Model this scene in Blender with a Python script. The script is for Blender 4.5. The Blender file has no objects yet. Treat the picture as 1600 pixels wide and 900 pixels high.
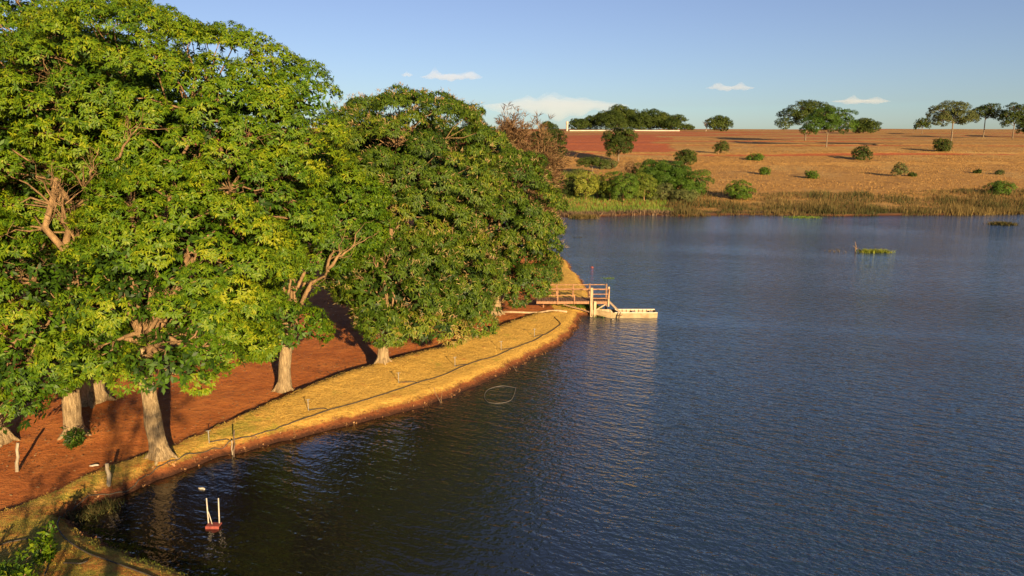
import bpy, bmesh, math, random
import numpy as np
from mathutils import Vector

scene = bpy.context.scene
R = math.radians
COL = scene.collection

# ------------------------------------------------------------------ camera, sky, sun, exposure
CAM_H, FPX, PITCH = 11.0, 1142.0, R(10.9)
cam_d = bpy.data.cameras.new('camera')
cam_d.sensor_width = 36.0
cam_d.lens = 36.0 * FPX / 1600.0
cam_d.clip_start, cam_d.clip_end = 0.1, 30000.0
cam = bpy.data.objects.new('camera', cam_d); COL.objects.link(cam)
cam.location = (0, 0, CAM_H)
cam.rotation_euler = (R(90) - PITCH, 0, 0)
scene.camera = cam

SUN_EL, SUN_AZ = R(13.5), R(23)          # the sun stands low behind the camera, to its right
sun_dir = Vector((math.sin(SUN_AZ) * math.cos(SUN_EL), -math.cos(SUN_AZ) * math.cos(SUN_EL), math.sin(SUN_EL)))
world = bpy.data.worlds.new('World'); scene.world = world; world.use_nodes = True
wn = world.node_tree.nodes; wl = world.node_tree.links
for n in list(wn): wn.remove(n)
sky = wn.new('ShaderNodeTexSky'); sky.sky_type = 'NISHITA'; sky.sun_disc = False
sky.sun_elevation = SUN_EL; sky.sun_rotation = math.pi - SUN_AZ
sky.altitude = 600; sky.air_density = 1.0; sky.dust_density = 1.0; sky.ozone_density = 3.5
bg = wn.new('ShaderNodeBackground'); bg.inputs['Strength'].default_value = 0.05
wo = wn.new('ShaderNodeOutputWorld')
hs_ = wn.new('ShaderNodeHueSaturation'); hs_.inputs['Saturation'].default_value = 0.88; hs_.inputs['Hue'].default_value = 0.519
wl.new(sky.outputs[0], hs_.inputs['Color']); wl.new(hs_.outputs[0], bg.inputs[0]); wl.new(bg.outputs[0], wo.inputs[0])

sun_d = bpy.data.lights.new('sun', 'SUN'); sun_d.energy = 5.0; sun_d.angle = R(0.5)
sun_d.color = (1.0, 0.74, 0.40)
sun = bpy.data.objects.new('sun', sun_d); COL.objects.link(sun)
sun.rotation_euler = (-sun_dir).to_track_quat('-Z', 'Y').to_euler()
sun.location = (60, -140, 60)

vs = scene.view_settings
vs.view_transform = 'Standard'; vs.look = 'None'; vs.gamma = 1.0; vs.use_curve_mapping = False
vs.exposure = 1.4
scene.cycles.volume_bounces = 2
scene.cycles.max_bounces = 8
scene.cycles.transparent_max_bounces = 8

# ------------------------------------------------------------------ helpers
rng = np.random.default_rng(7)
random.seed(7)

def ray(u, v):
    x = (u - 800.0) / FPX; y = (450.0 - v) / FPX
    cp, sp = math.cos(PITCH), math.sin(PITCH)
    return np.array([x, cp + y * sp, -sp + y * cp])

def at(u, v, D):                      # the point seen at a photo pixel that stands D metres ahead
    d = ray(u, v); return np.array([0, 0, CAM_H]) + d * (D / d[1])

def on_z(u, v, z=0.0):
    d = ray(u, v); t = (z - CAM_H) / d[2]; return np.array([0, 0, CAM_H]) + d * t

def nrm(a):
    return a / np.maximum(np.linalg.norm(a, axis=-1, keepdims=True), 1e-9)

def sstep(a, b, x):
    t = np.clip((x - a) / (b - a), 0, 1); return t * t * (3 - 2 * t)

def wob(x, y, f, seed=0.0):           # cheap smooth noise in -1..1
    return (np.sin(x * f * 1.0 + y * f * 0.6 + seed) * np.cos(y * f * 1.13 - x * f * 0.35 + seed * 1.7)
            + 0.5 * np.sin(x * f * 2.3 - y * f * 1.9 + seed * 2.1) * np.cos(y * f * 2.7 + x * f * 1.1 + seed)) / 1.5

def link(o, parent=None):
    COL.objects.link(o)
    if parent is not None: o.parent = parent
    return o

def tag(o, label=None, cat=None, group=None, kind=None):
    if label: o['label'] = label
    if cat: o['category'] = cat
    if group: o['group'] = group
    if kind: o['kind'] = kind
    return o

def empty(name, loc, label, cat, group=None):
    e = bpy.data.objects.new(name, None); e.location = loc; e.empty_display_size = 0.3
    COL.objects.link(e); return tag(e, label, cat, group)

class MB:                             # collects shapes in world space; build() makes ONE mesh object
    def __init__(s): s.v = []; s.f = []; s.n = 0
    def add(s, V, F):
        s.v.append(np.asarray(V, float)); s.f += [tuple(int(i) + s.n for i in f) for f in F]; s.n += len(V)
    def box(s, c, size, rz=0.0, ry=0.0):
        hx, hy, hz = [k / 2 for k in size]
        V = np.array([(x, y, z) for x in (-hx, hx) for y in (-hy, hy) for z in (-hz, hz)])
        if ry:
            c_, s_ = math.cos(ry), math.sin(ry); V = V @ np.array([[c_, 0, -s_], [0, 1, 0], [s_, 0, c_]])
        if rz:
            c_, s_ = math.cos(rz), math.sin(rz); V = V @ np.array([[c_, s_, 0], [-s_, c_, 0], [0, 0, 1]])
        s.add(V + np.asarray(c), [(0, 1, 3, 2), (4, 6, 7, 5), (0, 4, 5, 1), (2, 3, 7, 6), (0, 2, 6, 4), (1, 5, 7, 3)])
    def bar(s, a, b, w, h):           # squared timber from a to b
        a = np.asarray(a, float); b = np.asarray(b, float); d = nrm(b - a)
        up = np.array([0, 0, 1.0]) if abs(d[2]) < .9 else np.array([0, 1.0, 0])
        x = nrm(np.cross(d, up)); y = np.cross(x, d)
        V = [p + x * i * w / 2 + y * j * h / 2 for p in (a, b) for i, j in ((-1, -1), (1, -1), (1, 1), (-1, 1))]
        s.add(V, [(0, 1, 2, 3), (7, 6, 5, 4), (0, 4, 5, 1), (1, 5, 6, 2), (2, 6, 7, 3), (3, 7, 4, 0)])
    def tube(s, pts, rad, sides=6, rough=0.0, cap=True):
        P = np.asarray(pts, float); n = len(P); rad = np.broadcast_to(np.asarray(rad, float), (n,))
        T = np.gradient(P, axis=0); T = nrm(T)
        ref = np.array([0.31, 0.17, 0.93]) if abs(T[0][2]) < .8 else np.array([1.0, 0.13, 0])
        X = nrm(np.cross(T, ref)); Y = np.cross(T, X)
        a = np.arange(sides) / sides * 2 * math.pi
        r = rad[:, None] * np.ones((1, sides))
        if rough: r = r * (1 + rough * rng.uniform(-1, 1, (n, sides)) + rough * np.sin(a * 3 + rng.uniform(0, 6))[None])
        V = P[:, None] + r[..., None] * (np.cos(a)[None, :, None] * X[:, None] + np.sin(a)[None, :, None] * Y[:, None])
        F = []
        for i in range(n - 1):
            for j in range(sides):
                k = (j + 1) % sides
                F.append((i * sides + j, i * sides + k, (i + 1) * sides + k, (i + 1) * sides + j))
        if cap: F += [tuple(range(sides))[::-1], tuple((n - 1) * sides + j for j in range(sides))]
        s.add(V.reshape(-1, 3), F)
    def build(s, name, mat, parent=None, smooth=False, bevel=0.0):
        V = np.concatenate(s.v)
        q = parent
        while q is not None: V = V - np.array(q.location); q = q.parent
        me = bpy.data.meshes.new(name); me.from_pydata(V.tolist(), [], s.f); me.materials.append(mat)
        if smooth: me.polygons.foreach_set('use_smooth', [True] * len(me.polygons))
        me.update()
        o = link(bpy.data.objects.new(name, me), parent)
        if bevel:
            m = o.modifiers.new('bevel', 'BEVEL'); m.width = bevel; m.segments = 2; m.limit_method = 'ANGLE'
        return o

def fast_mesh(name, V, tris, mat, tint=None, parent=None, offset=None, extra=None):
    V = np.asarray(V, np.float32)
    if offset is not None: V = V - np.asarray(offset, np.float32)
    k = tris.shape[1]
    me = bpy.data.meshes.new(name)
    me.vertices.add(len(V)); me.vertices.foreach_set('co', V.ravel())
    me.loops.add(tris.size); me.loops.foreach_set('vertex_index', tris.ravel().astype(np.int32))
    me.polygons.add(len(tris))
    me.polygons.foreach_set('loop_start', np.arange(0, tris.size, k, dtype=np.int32))
    me.polygons.foreach_set('loop_total', np.full(len(tris), k, np.int32))
    me.materials.append(mat)
    if tint is not None:
        a = me.attributes.new('tint', 'FLOAT', 'POINT'); a.data.foreach_set('value', np.asarray(tint, np.float32))
    for nm, val in (extra or {}).items():
        a = me.attributes.new(nm, 'FLOAT', 'POINT'); a.data.foreach_set('value', np.asarray(val, np.float32))
    me.update(calc_edges=True)
    return link(bpy.data.objects.new(name, me), parent)

# ------------------------------------------------------------------ materials
def mat_new(name):
    m = bpy.data.materials.new(name); m.use_nodes = True
    nt = m.node_tree; b = nt.nodes['Principled BSDF']
    return m, nt, b, nt.links

def node(nt, t, **kw):
    n = nt.nodes.new(t)
    for k, v in kw.items():
        if k in n.inputs: n.inputs[k].default_value = v
        else: setattr(n, k, v)
    return n

def ramp(nt, fac, stops):
    r = nt.nodes.new('ShaderNodeValToRGB')
    el = r.color_ramp.elements
    while len(el) < len(stops): el.new(0.5)
    for e, (p, c) in zip(el, stops): e.position = p; e.color = (*c, 1)
    nt.links.new(fac, r.inputs[0]); return r.outputs[0]

def noise(nt, scale, detail=4, rough=.55, vec=None, dim='3D'):
    n = node(nt, 'ShaderNodeTexNoise', Scale=scale, Detail=detail, Roughness=rough)
    if vec is not None: nt.links.new(vec, n.inputs['Vector'])
    return n.outputs['Fac']

def mixc(nt, fac, a, b):
    m = nt.nodes.new('ShaderNodeMix'); m.data_type = 'RGBA'
    for i, s in ((0, fac), (6, a), (7, b)):
        if hasattr(s, 'links') or hasattr(s, 'is_linked'): nt.links.new(s, m.inputs[i])
        elif i == 0: m.inputs[0].default_value = s
        else: m.inputs[i].default_value = (*s, 1)
    return m.outputs[2]

def math_(nt, op, a, b=None, clamp=False):
    m = nt.nodes.new('ShaderNodeMath'); m.operation = op; m.use_clamp = clamp
    for i, s in ((0, a), (1, b)):
        if s is None: continue
        if hasattr(s, 'is_linked'): nt.links.new(s, m.inputs[i])
        else: m.inputs[i].default_value = s
    return m.outputs[0]

def smooth(nt, x, a, b):
    m = nt.nodes.new('ShaderNodeMapRange'); m.interpolation_type = 'SMOOTHSTEP'
    m.inputs[1].default_value = a; m.inputs[2].default_value = b
    nt.links.new(x, m.inputs[0]); return m.outputs[0]

def attr(nt, nm):
    a = nt.nodes.new('ShaderNodeAttribute'); a.attribute_name = nm; return a.outputs['Fac']

def bump(nt, h, dist, strength=1.0, nrm_in=None):
    b = nt.nodes.new('ShaderNodeBump'); b.inputs['Distance'].default_value = dist; b.inputs['Strength'].default_value = strength
    nt.links.new(h, b.inputs['Height'])
    if nrm_in is not None: nt.links.new(nrm_in, b.inputs['Normal'])
    return b.outputs[0]

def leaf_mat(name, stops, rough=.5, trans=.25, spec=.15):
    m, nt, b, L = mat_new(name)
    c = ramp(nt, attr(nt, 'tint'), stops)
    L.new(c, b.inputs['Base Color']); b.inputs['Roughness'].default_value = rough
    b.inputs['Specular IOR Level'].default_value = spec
    if trans:
        t = node(nt, 'ShaderNodeBsdfTranslucent'); hs = node(nt, 'ShaderNodeHueSaturation', Saturation=1.1, Value=1.15)
        L.new(c, hs.inputs['Color']); L.new(hs.outputs[0], t.inputs['Color'])
        mx = node(nt, 'ShaderNodeMixShader'); mx.inputs[0].default_value = trans
        L.new(b.outputs[0], mx.inputs[1]); L.new(t.outputs[0], mx.inputs[2])
        L.new(mx.outputs[0], nt.nodes['Material Output'].inputs[0])
    return m

def rough_mat(name, c1, c2, scale=6, rough=.85, bd=.01, bs=30, stretch=(1, 1, 1), spec=.25, detail=6):
    m, nt, b, L = mat_new(name)
    tc = node(nt, 'ShaderNodeTexCoord'); mp = node(nt, 'ShaderNodeMapping'); mp.inputs['Scale'].default_value = stretch
    L.new(tc.outputs['Object'], mp.inputs[0])
    f = noise(nt, scale, detail, .65, mp.outputs[0])
    L.new(ramp(nt, f, [(.3, c1), (.7, c2)]), b.inputs['Base Color'])
    b.inputs['Roughness'].default_value = rough; b.inputs['Specular IOR Level'].default_value = spec
    if bd: L.new(bump(nt, noise(nt, bs, 6, .7, mp.outputs[0]), bd), b.inputs['Normal'])
    return m

M = {}
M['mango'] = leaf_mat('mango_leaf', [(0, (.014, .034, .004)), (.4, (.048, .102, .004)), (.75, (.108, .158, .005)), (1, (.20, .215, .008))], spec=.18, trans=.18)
M['mango2'] = leaf_mat('old_mango_leaf', [(0, (.013, .029, .004)), (.4, (.042, .078, .006)), (.75, (.088, .122, .007)), (.9, (.15, .155, .014)), (1, (.20, .14, .035))], spec=.18, trans=.18)
M['panicle'] = leaf_mat('dry_flower_stalk', [(0, (.20, .12, .05)), (1, (.34, .25, .11))], trans=.1)
M['dry_twig'] = leaf_mat('dry_twig', [(0, (.075, .042, .022)), (.6, (.145, .082, .042)), (1, (.21, .135, .06))], trans=.05, rough=.8, spec=.1)
M['cerrado'] = leaf_mat('savanna_leaf', [(0, (.020, .034, .007)), (.6, (.046, .066, .011)), (1, (.085, .098, .017))], trans=.15, spec=.1)
M['cerrado_olive'] = leaf_mat('olive_leaf', [(0, (.045, .058, .020)), (.6, (.085, .098, .030)), (1, (.13, .135, .045))], trans=.15, spec=.1)
M['shrub'] = leaf_mat('shrub_leaf', [(0, (.028, .062, .008)), (.6, (.064, .118, .011)), (1, (.11, .165, .016))], trans=.2)
M['yellow_shrub'] = leaf_mat('yellow_shrub_leaf', [(0, (.075, .105, .012)), (.6, (.15, .175, .020)), (1, (.24, .235, .035))], trans=.2)
M['reed'] = leaf_mat('marsh_reed', [(0, (.022, .030, .010)), (.25, (.058, .056, .018)), (.5, (.095, .066, .026)), (.75, (.14, .098, .035)), (1, (.26, .18, .065))], trans=.1, rough=.8, spec=.1)
M['marsh_grass'] = leaf_mat('marsh_grass_blade', [(0, (.05, .10, .012)), (.6, (.11, .17, .02)), (1, (.20, .22, .04))], trans=.2)
M['dead_reed'] = leaf_mat('dead_reed', [(0, (.055, .035, .025)), (.6, (.11, .068, .045)), (1, (.19, .13, .07))], trans=.05, rough=.8)
M['hill_grass'] = leaf_mat('hill_grass_blade', [(0, (.17, .092, .032)), (.5, (.26, .145, .046)), (1, (.36, .215, .072))], trans=.1, rough=.8)
M['turf_blade'] = leaf_mat('turf_blade', [(0, (.10, .13, .018)), (.25, (.24, .20, .04)), (.5, (.52, .32, .070)), (1, (.62, .42, .11))], trans=.15, rough=.7)
M['litter'] = leaf_mat('dead_leaf', [(0, (.10, .045, .02)), (.6, (.24, .12, .05)), (1, (.42, .28, .13))], trans=0, rough=.7)
M['bark'] = rough_mat('mango_bark', (.13, .085, .042), (.44, .32, .18), 7, .9, .12, 11, (2.2, 2.2, .35))
M['bark_pale'] = rough_mat('pale_bark', (.22, .17, .11), (.42, .34, .23), 5, .9, .02, 14, (1.5, 1.5, .4))
M['bark_dark'] = rough_mat('dark_bark', (.09, .065, .045), (.20, .15, .10), 5, .9, .02, 14, (1.5, 1.5, .4))
M['limb'] = rough_mat('limb_bark', (.10, .058, .028), (.30, .185, .09), 5, .9, .05, 16, (1.5, 1.5, .5))
M['wood_white'] = rough_mat('whitewashed_timber', (.22, .145, .085), (.44, .32, .20), 7, .8, .006, 40, (1, 1, .3))
M['wood'] = rough_mat('weathered_pier_timber', (.11, .06, .036), (.25, .145, .09), 6, .8, .008, 40, (.4, 1, 1))
M['wood_red'] = rough_mat('brown_rail_timber', (.17, .08, .042), (.34, .18, .10), 6, .8, .006, 40)
M['hull'] = rough_mat('worn_cream_hull_paint', (.20, .135, .066), (.36, .265, .15), 3.0, .5, .004, 25, spec=.4)
M['hull_white'] = rough_mat('worn_white_paint', (.36, .30, .22), (.56, .50, .40), 4, .55, .003, 30)
M['hose'] = rough_mat('dusty_black_hose', (.028, .024, .021), (.085, .066, .048), 9, .55, 0)
M['pipe_grey'] = rough_mat('grey_pipe', (.13, .13, .13), (.26, .25, .23), 9, .5, 0)
M['pale_hose'] = rough_mat('pale_hose', (.08, .07, .06), (.15, .13, .11), 6, .5, 0)
M['white'] = rough_mat('worn_white', (.28, .245, .20), (.46, .41, .34), 8, .6, 0)
M['red_paint'] = rough_mat('faded_red_paint', (.13, .028, .024), (.26, .065, .048), 8, .5, 0)
M['stake'] = rough_mat('dark_stake', (.055, .038, .026), (.15, .10, .065), 9, .9, .004, 40)
M['post'] = rough_mat('weathered_post', (.12, .09, .06), (.36, .30, .21), 9, .9, .01, 30, (1, 1, .3))
M['wall_white'] = rough_mat('whitewashed_wall', (.30, .26, .21), (.42, .38, .32), .3, .9, 0)

# ------------------------------------------------------------------ the lie of the land
shore_px = [(290, 900), (250, 884), (215, 868), (178, 858), (150, 838), (125, 824), (106, 815), (112, 804), (135, 795), (160, 786),
            (195, 770), (235, 754), (280, 738), (330, 719), (365, 710), (420, 696), (480, 680), (540, 666), (600, 652), (660, 635),
            (720, 614), (780, 588), (830, 562), (870, 541), (893, 523), (904, 508), (910, 495), (925, 494), (944, 495), (938, 484),
            (926, 470), (916, 450), (903, 432), (894, 424), (889, 412), (881, 405)]
LAKE = [on_z(u, v)[:2] for u, v in shore_px]
LAKE += [np.array(p, float) for p in ((2, 77), (-8, 85), (-11, 100), (1, 113))]
LAKE += [on_z(u, v)[:2] for u, v in ((872, 338), (900, 340), (950, 338), (1010, 336), (1060, 338), (1100, 337), (1200, 336), (1300, 338), (1400, 337), (1500, 336), (1600, 334))]
LAKE += [np.array(p, float) for p in ((150, 122), (260, 128), (420, 125), (420, -60), (60, -60), (30, -14), (12, 4), (3, 11), (-4, 15))]
LAKE = np.array(LAKE)
turf_px = [(-260, 905), (-60, 830), (0, 799), (80, 766), (160, 729), (232, 706), (267, 696), (330, 670), (430, 628), (520, 596), (610, 568), (690, 548),
           (740, 531), (800, 506), (840, 491), (868, 486), (856, 470), (862, 440), (868, 410)]
TURF = np.array([on_z(u, v, .5)[:2] for u, v in turf_px] + [np.array(p, float) for p in ((4.2, 78), (7, 74), (8, 50), (10, 42), (-2, 10), (-40, 6))])

def poly_sd(P, poly):                  # signed distance, positive inside
    P = np.asarray(P, float); d2 = np.full(len(P), 1e18); inside = np.zeros(len(P), bool)
    n = len(poly)
    for i in range(n):
        a, b = poly[i], poly[(i + 1) % n]
        e = b - a; w = P - a
        t = np.clip((w @ e) / (e @ e), 0, 1)
        q = w - t[:, None] * e
        d2 = np.minimum(d2, (q * q).sum(1))
        c = ((a[1] > P[:, 1]) != (b[1] > P[:, 1]))
        if a[1] != b[1]:
            inside ^= c & (P[:, 0] < (b[0] - a[0]) * (P[:, 1] - a[1]) / (b[1] - a[1]) + a[0])
    d = np.sqrt(d2); return np.where(inside, d, -d)

HD = np.array([0, 116, 128, 150, 200, 255, 350, 500, 700, 1000, 1600, 4000, 9000], float)
HZ = np.array([0, 0, .5, 1.9, 5.9, 11.0, 15.2, 21.0, 27.2, 25.0, 15.0, 5.0, 0.0], float)
_dd = np.linspace(0, 9000, 9001); _zz = np.interp(_dd, HD, HZ)
_k = np.ones(25) / 25
_zs = np.convolve(np.pad(_zz, 12, mode='edge'), _k, 'valid')
BERMS = (205, 232, 262, 292, 330, 372, 425, 480, 545, 620)

def ground_info(P):
    P = np.asarray(P, float); x, y = P[:, 0], P[:, 1]
    s = -poly_sd(P, LAKE) + 0.16 * wob(x, y, 1.7) + .10 * wob(x, y, 4.1, 2.) - .04
    near = sstep(110, 100, y)
    s = s + (1 - near) * .5 * wob(x, y, .35, 4.)
    dt = np.minimum(poly_sd(P, TURF) + .10 * wob(x, y, 2.6, 3.) + .07 * wob(x, y, 6.5, 1.), s - .24)
    z = np.where(s < 0, np.maximum(.5 * s, -1.6), .30 * sstep(-.05, .45, s) + .018 * np.clip(s - .6, 0, 14))
    z = z + sstep(-.35, .10, dt) * near * (.06 + .085 * np.clip(s, 0, 4.2))
    land = sstep(.5, 3, s)
    z = z + land * (.05 * wob(x, y, .45, 1.) + .025 * wob(x, y, 1.6, 5.)) * near
    hill = np.interp(y + 3 * wob(x, y, .02, 1.), _dd, _zs) * sstep(0, 25, s)
    hill = hill * (1 + .02 * wob(x, y, .011, .5) + .012 * wob(x, y, .03, 2.))
    hill -= .012 * np.clip(60 - x, 0, 400) * sstep(200, 420, y) * .35
    for b in BERMS:
        yy = y + .06 * (x - 80) + 5 * wob(x, y * .2, .018, b)
        hill = hill + .45 * np.exp(-((yy - b) / 1.9) ** 2) * land
    z = z + hill
    back = sstep(-35, -120, x) * 2.0
    return z + back * sstep(0, 5, s), s, dt

def gz(P):
    P = np.atleast_2d(np.asarray(P, float)); return ground_info(P[:, :2])[0]

def place(u, v, lift=0.0):             # where the line of sight of a photo pixel meets the land
    d = ray(u, v)
    t = np.concatenate([np.linspace(8, 140, 900), np.linspace(140.5, 900, 1600)])
    P = np.array([0, 0, CAM_H]) + t[:, None] * d
    hit = np.nonzero(P[:, 2] < gz(P))[0]
    p = P[hit[0]] if len(hit) else P[-1]
    p = p.copy(); p[2] = gz(p[None])[0] + lift
    return p

def lines(spans):
    out = []
    for a, b, st in spans: out.append(np.arange(a, b, st))
    return np.concatenate(out + [[spans[-1][1]]])
gx = lines([(-2600, -300, 150), (-300, -60, 12), (-60, -32, 1.0), (-32, 12, .34), (12, 30, 1.0), (30, 150, 3), (150, 400, 8), (400, 3000, 150)])
gy = lines([(-300, 0, 20), (0, 14, 1.0), (14, 66, .32), (66, 112, .8), (112, 130, .6), (130, 320, 1.7), (320, 720, 4), (720, 1200, 30), (1200, 9000, 400)])
GX, GY = np.meshgrid(gx, gy); GP = np.stack([GX.ravel(), GY.ravel()], 1)
GZ, GS, GT = ground_info(GP)
nx, ny = len(gx), len(gy)
idx = np.arange(nx * ny).reshape(ny, nx)
quads = np.stack([idx[:-1, :-1], idx[:-1, 1:], idx[1:, 1:], idx[1:, :-1]], -1).reshape(-1, 4)
# bare red earth on the hill: the ploughed field on the left and strips along the contour banks
X_, Y_ = GP[:, 0], GP[:, 1]
def red_at(Q):
    X_, Y_ = Q[:, 0], Q[:, 1]
    k = X_ / Y_ * FPX + 800            # bearing from the bank, so the field keeps its wedge shape
    red = sstep(1075, 1000, k + 30 * wob(X_, Y_, .05)) * sstep(228, 244, Y_ + 5 * wob(X_, Y_, .04, 3.)) * sstep(420, 360, Y_)
    for b in BERMS[1:]:
        yy = Y_ + .06 * (X_ - 80) + 5 * wob(X_, Y_ * .2, .018, b) + 4
        red = np.maximum(red, (.48 + .5 * wob(X_, Y_, .021, b)) * np.exp(-((yy - b) / max(3.0, (b - 230) * .055)) ** 2))
    return np.clip(red, 0, 1)
red = red_at(GP); X_, Y_ = GP[:, 0], GP[:, 1]
hillm = sstep(112, 122, Y_)
ground_extra = {'shore': np.clip(GS, -5, 60), 'turf': np.clip(GT, -5, 5), 'red': np.clip(red, 0, 1), 'hill': hillm}

def ground_material():
    m, nt, b, L = mat_new('ground')
    geo = node(nt, 'ShaderNodeNewGeometry'); pos = geo.outputs['Position']
    n_big = noise(nt, .25, 4, .6, pos); n_mid = noise(nt, 1.4, 6, .65, pos); n_fine = noise(nt, 9, 6, .7, pos); n_grit = noise(nt, 45, 3, .7, pos)
    soil = ramp(nt, math_(nt, 'ADD', math_(nt, 'MULTIPLY', n_big, .5), math_(nt, 'MULTIPLY', n_mid, .5)),
                [(.30, (.20, .060, .017)), (.46, (.37, .112, .027)), (.60, (.47, .160, .040)), (.76, (.54, .27, .09))])
    soil = mixc(nt, smooth(nt, n_fine, .56, .72), soil, (.24, .068, .018))
    grass_dry = ramp(nt, n_fine, [(.25, (.27, .150, .030)), (.5, (.52, .305, .062)), (.75, (.62, .40, .100))])
    grass_green = ramp(nt, n_fine, [(.3, (.20, .19, .02)), (.7, (.36, .30, .05))])
    sep = node(nt, 'ShaderNodeSeparateXYZ'); L.new(pos, sep.inputs[0])
    nearf = smooth(nt, sep.outputs[1], 31, 21)
    gm = smooth(nt, math_(nt, 'ADD', noise(nt, .8, 5, .6, pos), math_(nt, 'MULTIPLY', nearf, .14)), .60, .70)
    grass = mixc(nt, math_(nt, 'MULTIPLY', gm, .75), grass_dry, grass_green)
    bare = smooth(nt, math_(nt, 'ADD', n_mid, math_(nt, 'MULTIPLY', nearf, .14)), .60, .72)
    grass = mixc(nt, math_(nt, 'MULTIPLY', bare, .7), grass, soil)
    t = math_(nt, 'ADD', attr(nt, 'turf'), math_(nt, 'MULTIPLY', math_(nt, 'SUBTRACT', n_fine, .5), .35))
    near = mixc(nt, smooth(nt, t, -.04, .04), soil, grass)
    # hill: dry pasture with strips of red earth
    hn = noise(nt, .055, 5, .6, pos); hf = noise(nt, .7, 6, .7, pos)
    past = ramp(nt, hf, [(.28, (.19, .100, .032)), (.5, (.32, .170, .048)), (.74, (.44, .255, .078))])
    past = mixc(nt, math_(nt, 'MULTIPLY', smooth(nt, hn, .5, .68), .5), past, (.37, .255, .10))
    past = mixc(nt, math_(nt, 'MULTIPLY', smooth(nt, noise(nt, .16, 5, .65, pos), .54, .66), .6), past, (.16, .085, .032))
    rr = math_(nt, 'ADD', attr(nt, 'red'), math_(nt, 'MULTIPLY', math_(nt, 'SUBTRACT', noise(nt, .22, 5, .65, pos), .5), .7))
    redearth = ramp(nt, hf, [(.3, (.25, .056, .022)), (.7, (.37, .100, .038))])
    hillc = mixc(nt, math_(nt, 'MULTIPLY', smooth(nt, rr, .35, .62), .9), past, redearth)
    c = mixc(nt, attr(nt, 'hill'), near, hillc)
    farmud = math_(nt, 'MULTIPLY', attr(nt, 'hill'), smooth(nt, attr(nt, 'shore'), 5.0, 2.0))
    c = mixc(nt, math_(nt, 'MULTIPLY', farmud, .9), c, (.075, .045, .022))
    # wet silt by the water line
    wet = smooth(nt, math_(nt, 'ADD', attr(nt, 'shore'), math_(nt, 'MULTIPLY', math_(nt, 'SUBTRACT', n_fine, .5), .3)), .16, .02)
    damp = smooth(nt, math_(nt, 'ADD', attr(nt, 'shore'), math_(nt, 'MULTIPLY', math_(nt, 'SUBTRACT', n_mid, .5), .5)), .50, .12)
    c = mixc(nt, math_(nt, 'MULTIPLY', damp, .85), c, (.105, .036, .016))
    c = mixc(nt, wet, c, (.045, .018, .010))
    L.new(c, b.inputs['Base Color']); b.inputs['Roughness'].default_value = .92; b.inputs['Specular IOR Level'].default_value = .15
    n1 = bump(nt, n_mid, .16); n2 = bump(nt, n_fine, .06, 1, n1); n3 = bump(nt, n_grit, .012, 1, n2)
    L.new(n3, b.inputs['Normal'])
    return m
ground = fast_mesh('ground', np.column_stack([GP, GZ]), quads, ground_material(), extra=ground_extra)
ground.data.polygons.foreach_set('use_smooth', [True] * len(ground.data.polygons))
tag(ground, 'red earth bank, turf and dry pasture hill around the lake', kind='structure')

# ------------------------------------------------------------------ water
def water_material():
    m, nt, b, L = mat_new('lake_water')
    geo = node(nt, 'ShaderNodeNewGeometry'); pos = geo.outputs['Position']
    def waves(scale, rot, stretch, detail, dist=0.0):
        mp = node(nt, 'ShaderNodeMapping'); mp.vector_type = 'TEXTURE'; mp.inputs['Rotation'].default_value = (0, 0, R(rot)); mp.inputs['Scale'].default_value = (1 / (scale * stretch), 1 / scale, 1)
        L.new(pos, mp.inputs[0])
        n = node(nt, 'ShaderNodeTexNoise', Scale=1.0, Detail=detail, Roughness=.5, Distortion=dist); L.new(mp.outputs[0], n.inputs['Vector']); return n.outputs['Fac']
    patch = noise(nt, .06, 3, .5, pos)
    h1 = waves(2.9, -26, .38, 2.0, .25)
    h2 = waves(6.5, -33, .85, 2.0, .3)
    h3 = waves(.6, -15, .4, 1.0)
    amp = smooth(nt, patch, .25, .75)
    sx0 = node(nt, 'ShaderNodeSeparateXYZ'); L.new(pos, sx0.inputs[0])
    lee = math_(nt, 'ADD', math_(nt, 'MULTIPLY', smooth(nt, sx0.outputs[0], -9, 9), .55), .45)     # calmer in the lee of the trees
    gust = math_(nt, 'ADD', math_(nt, 'MULTIPLY', smooth(nt, waves(.05, -15, .35, 3.0, .6), .35, .65), .7), .55)
    lg = math_(nt, 'MULTIPLY', lee, gust)
    n1 = bump(nt, h3, .03)
    bb = nt.nodes.new('ShaderNodeBump'); bb.inputs['Distance'].default_value = .10; L.new(h1, bb.inputs['Height']); L.new(n1, bb.inputs['Normal']); L.new(lg, bb.inputs['Strength']); n2 = bb.outputs[0]
    b2 = nt.nodes.new('ShaderNodeBump'); b2.inputs['Distance'].default_value = .066
    L.new(h2, b2.inputs['Height']); L.new(n2, b2.inputs['Normal']); L.new(math_(nt, 'MULTIPLY', lg, math_(nt, 'ADD', math_(nt, 'MULTIPLY', amp, .5), .5)), b2.inputs['Strength'])
    L.new(b2.outputs[0], b.inputs['Normal'])
    silt = mixc(nt, noise(nt, .3, 3, .5, pos), (.006, .005, .004), (.011, .008, .006))      # brown silt, darkened for the trees' reflection; blue beyond paints in reflected sky
    sx = node(nt, 'ShaderNodeSeparateXYZ'); L.new(pos, sx.inputs[0])
    sky_tint = smooth(nt, math_(nt, 'ADD', sx.outputs[0], math_(nt, 'MULTIPLY', noise(nt, .12, 3, .5, pos), 8)), -4, 14)
    L.new(mixc(nt, sky_tint, silt, (.014, .031, .056)), b.inputs['Base Color'])
    b.inputs['Roughness'].default_value = .08; b.inputs['IOR'].default_value = 1.7
    b.inputs['Specular IOR Level'].default_value = .5
    return m
wm = MB(); wm.add([(-30, -60, 0), (420, -60, 0), (420, 135, 0), (-30, 135, 0)], [(0, 1, 2, 3)])
water = wm.build('lake_water', water_material()); tag(water, 'wind rippled lake water', kind='structure')

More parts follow.
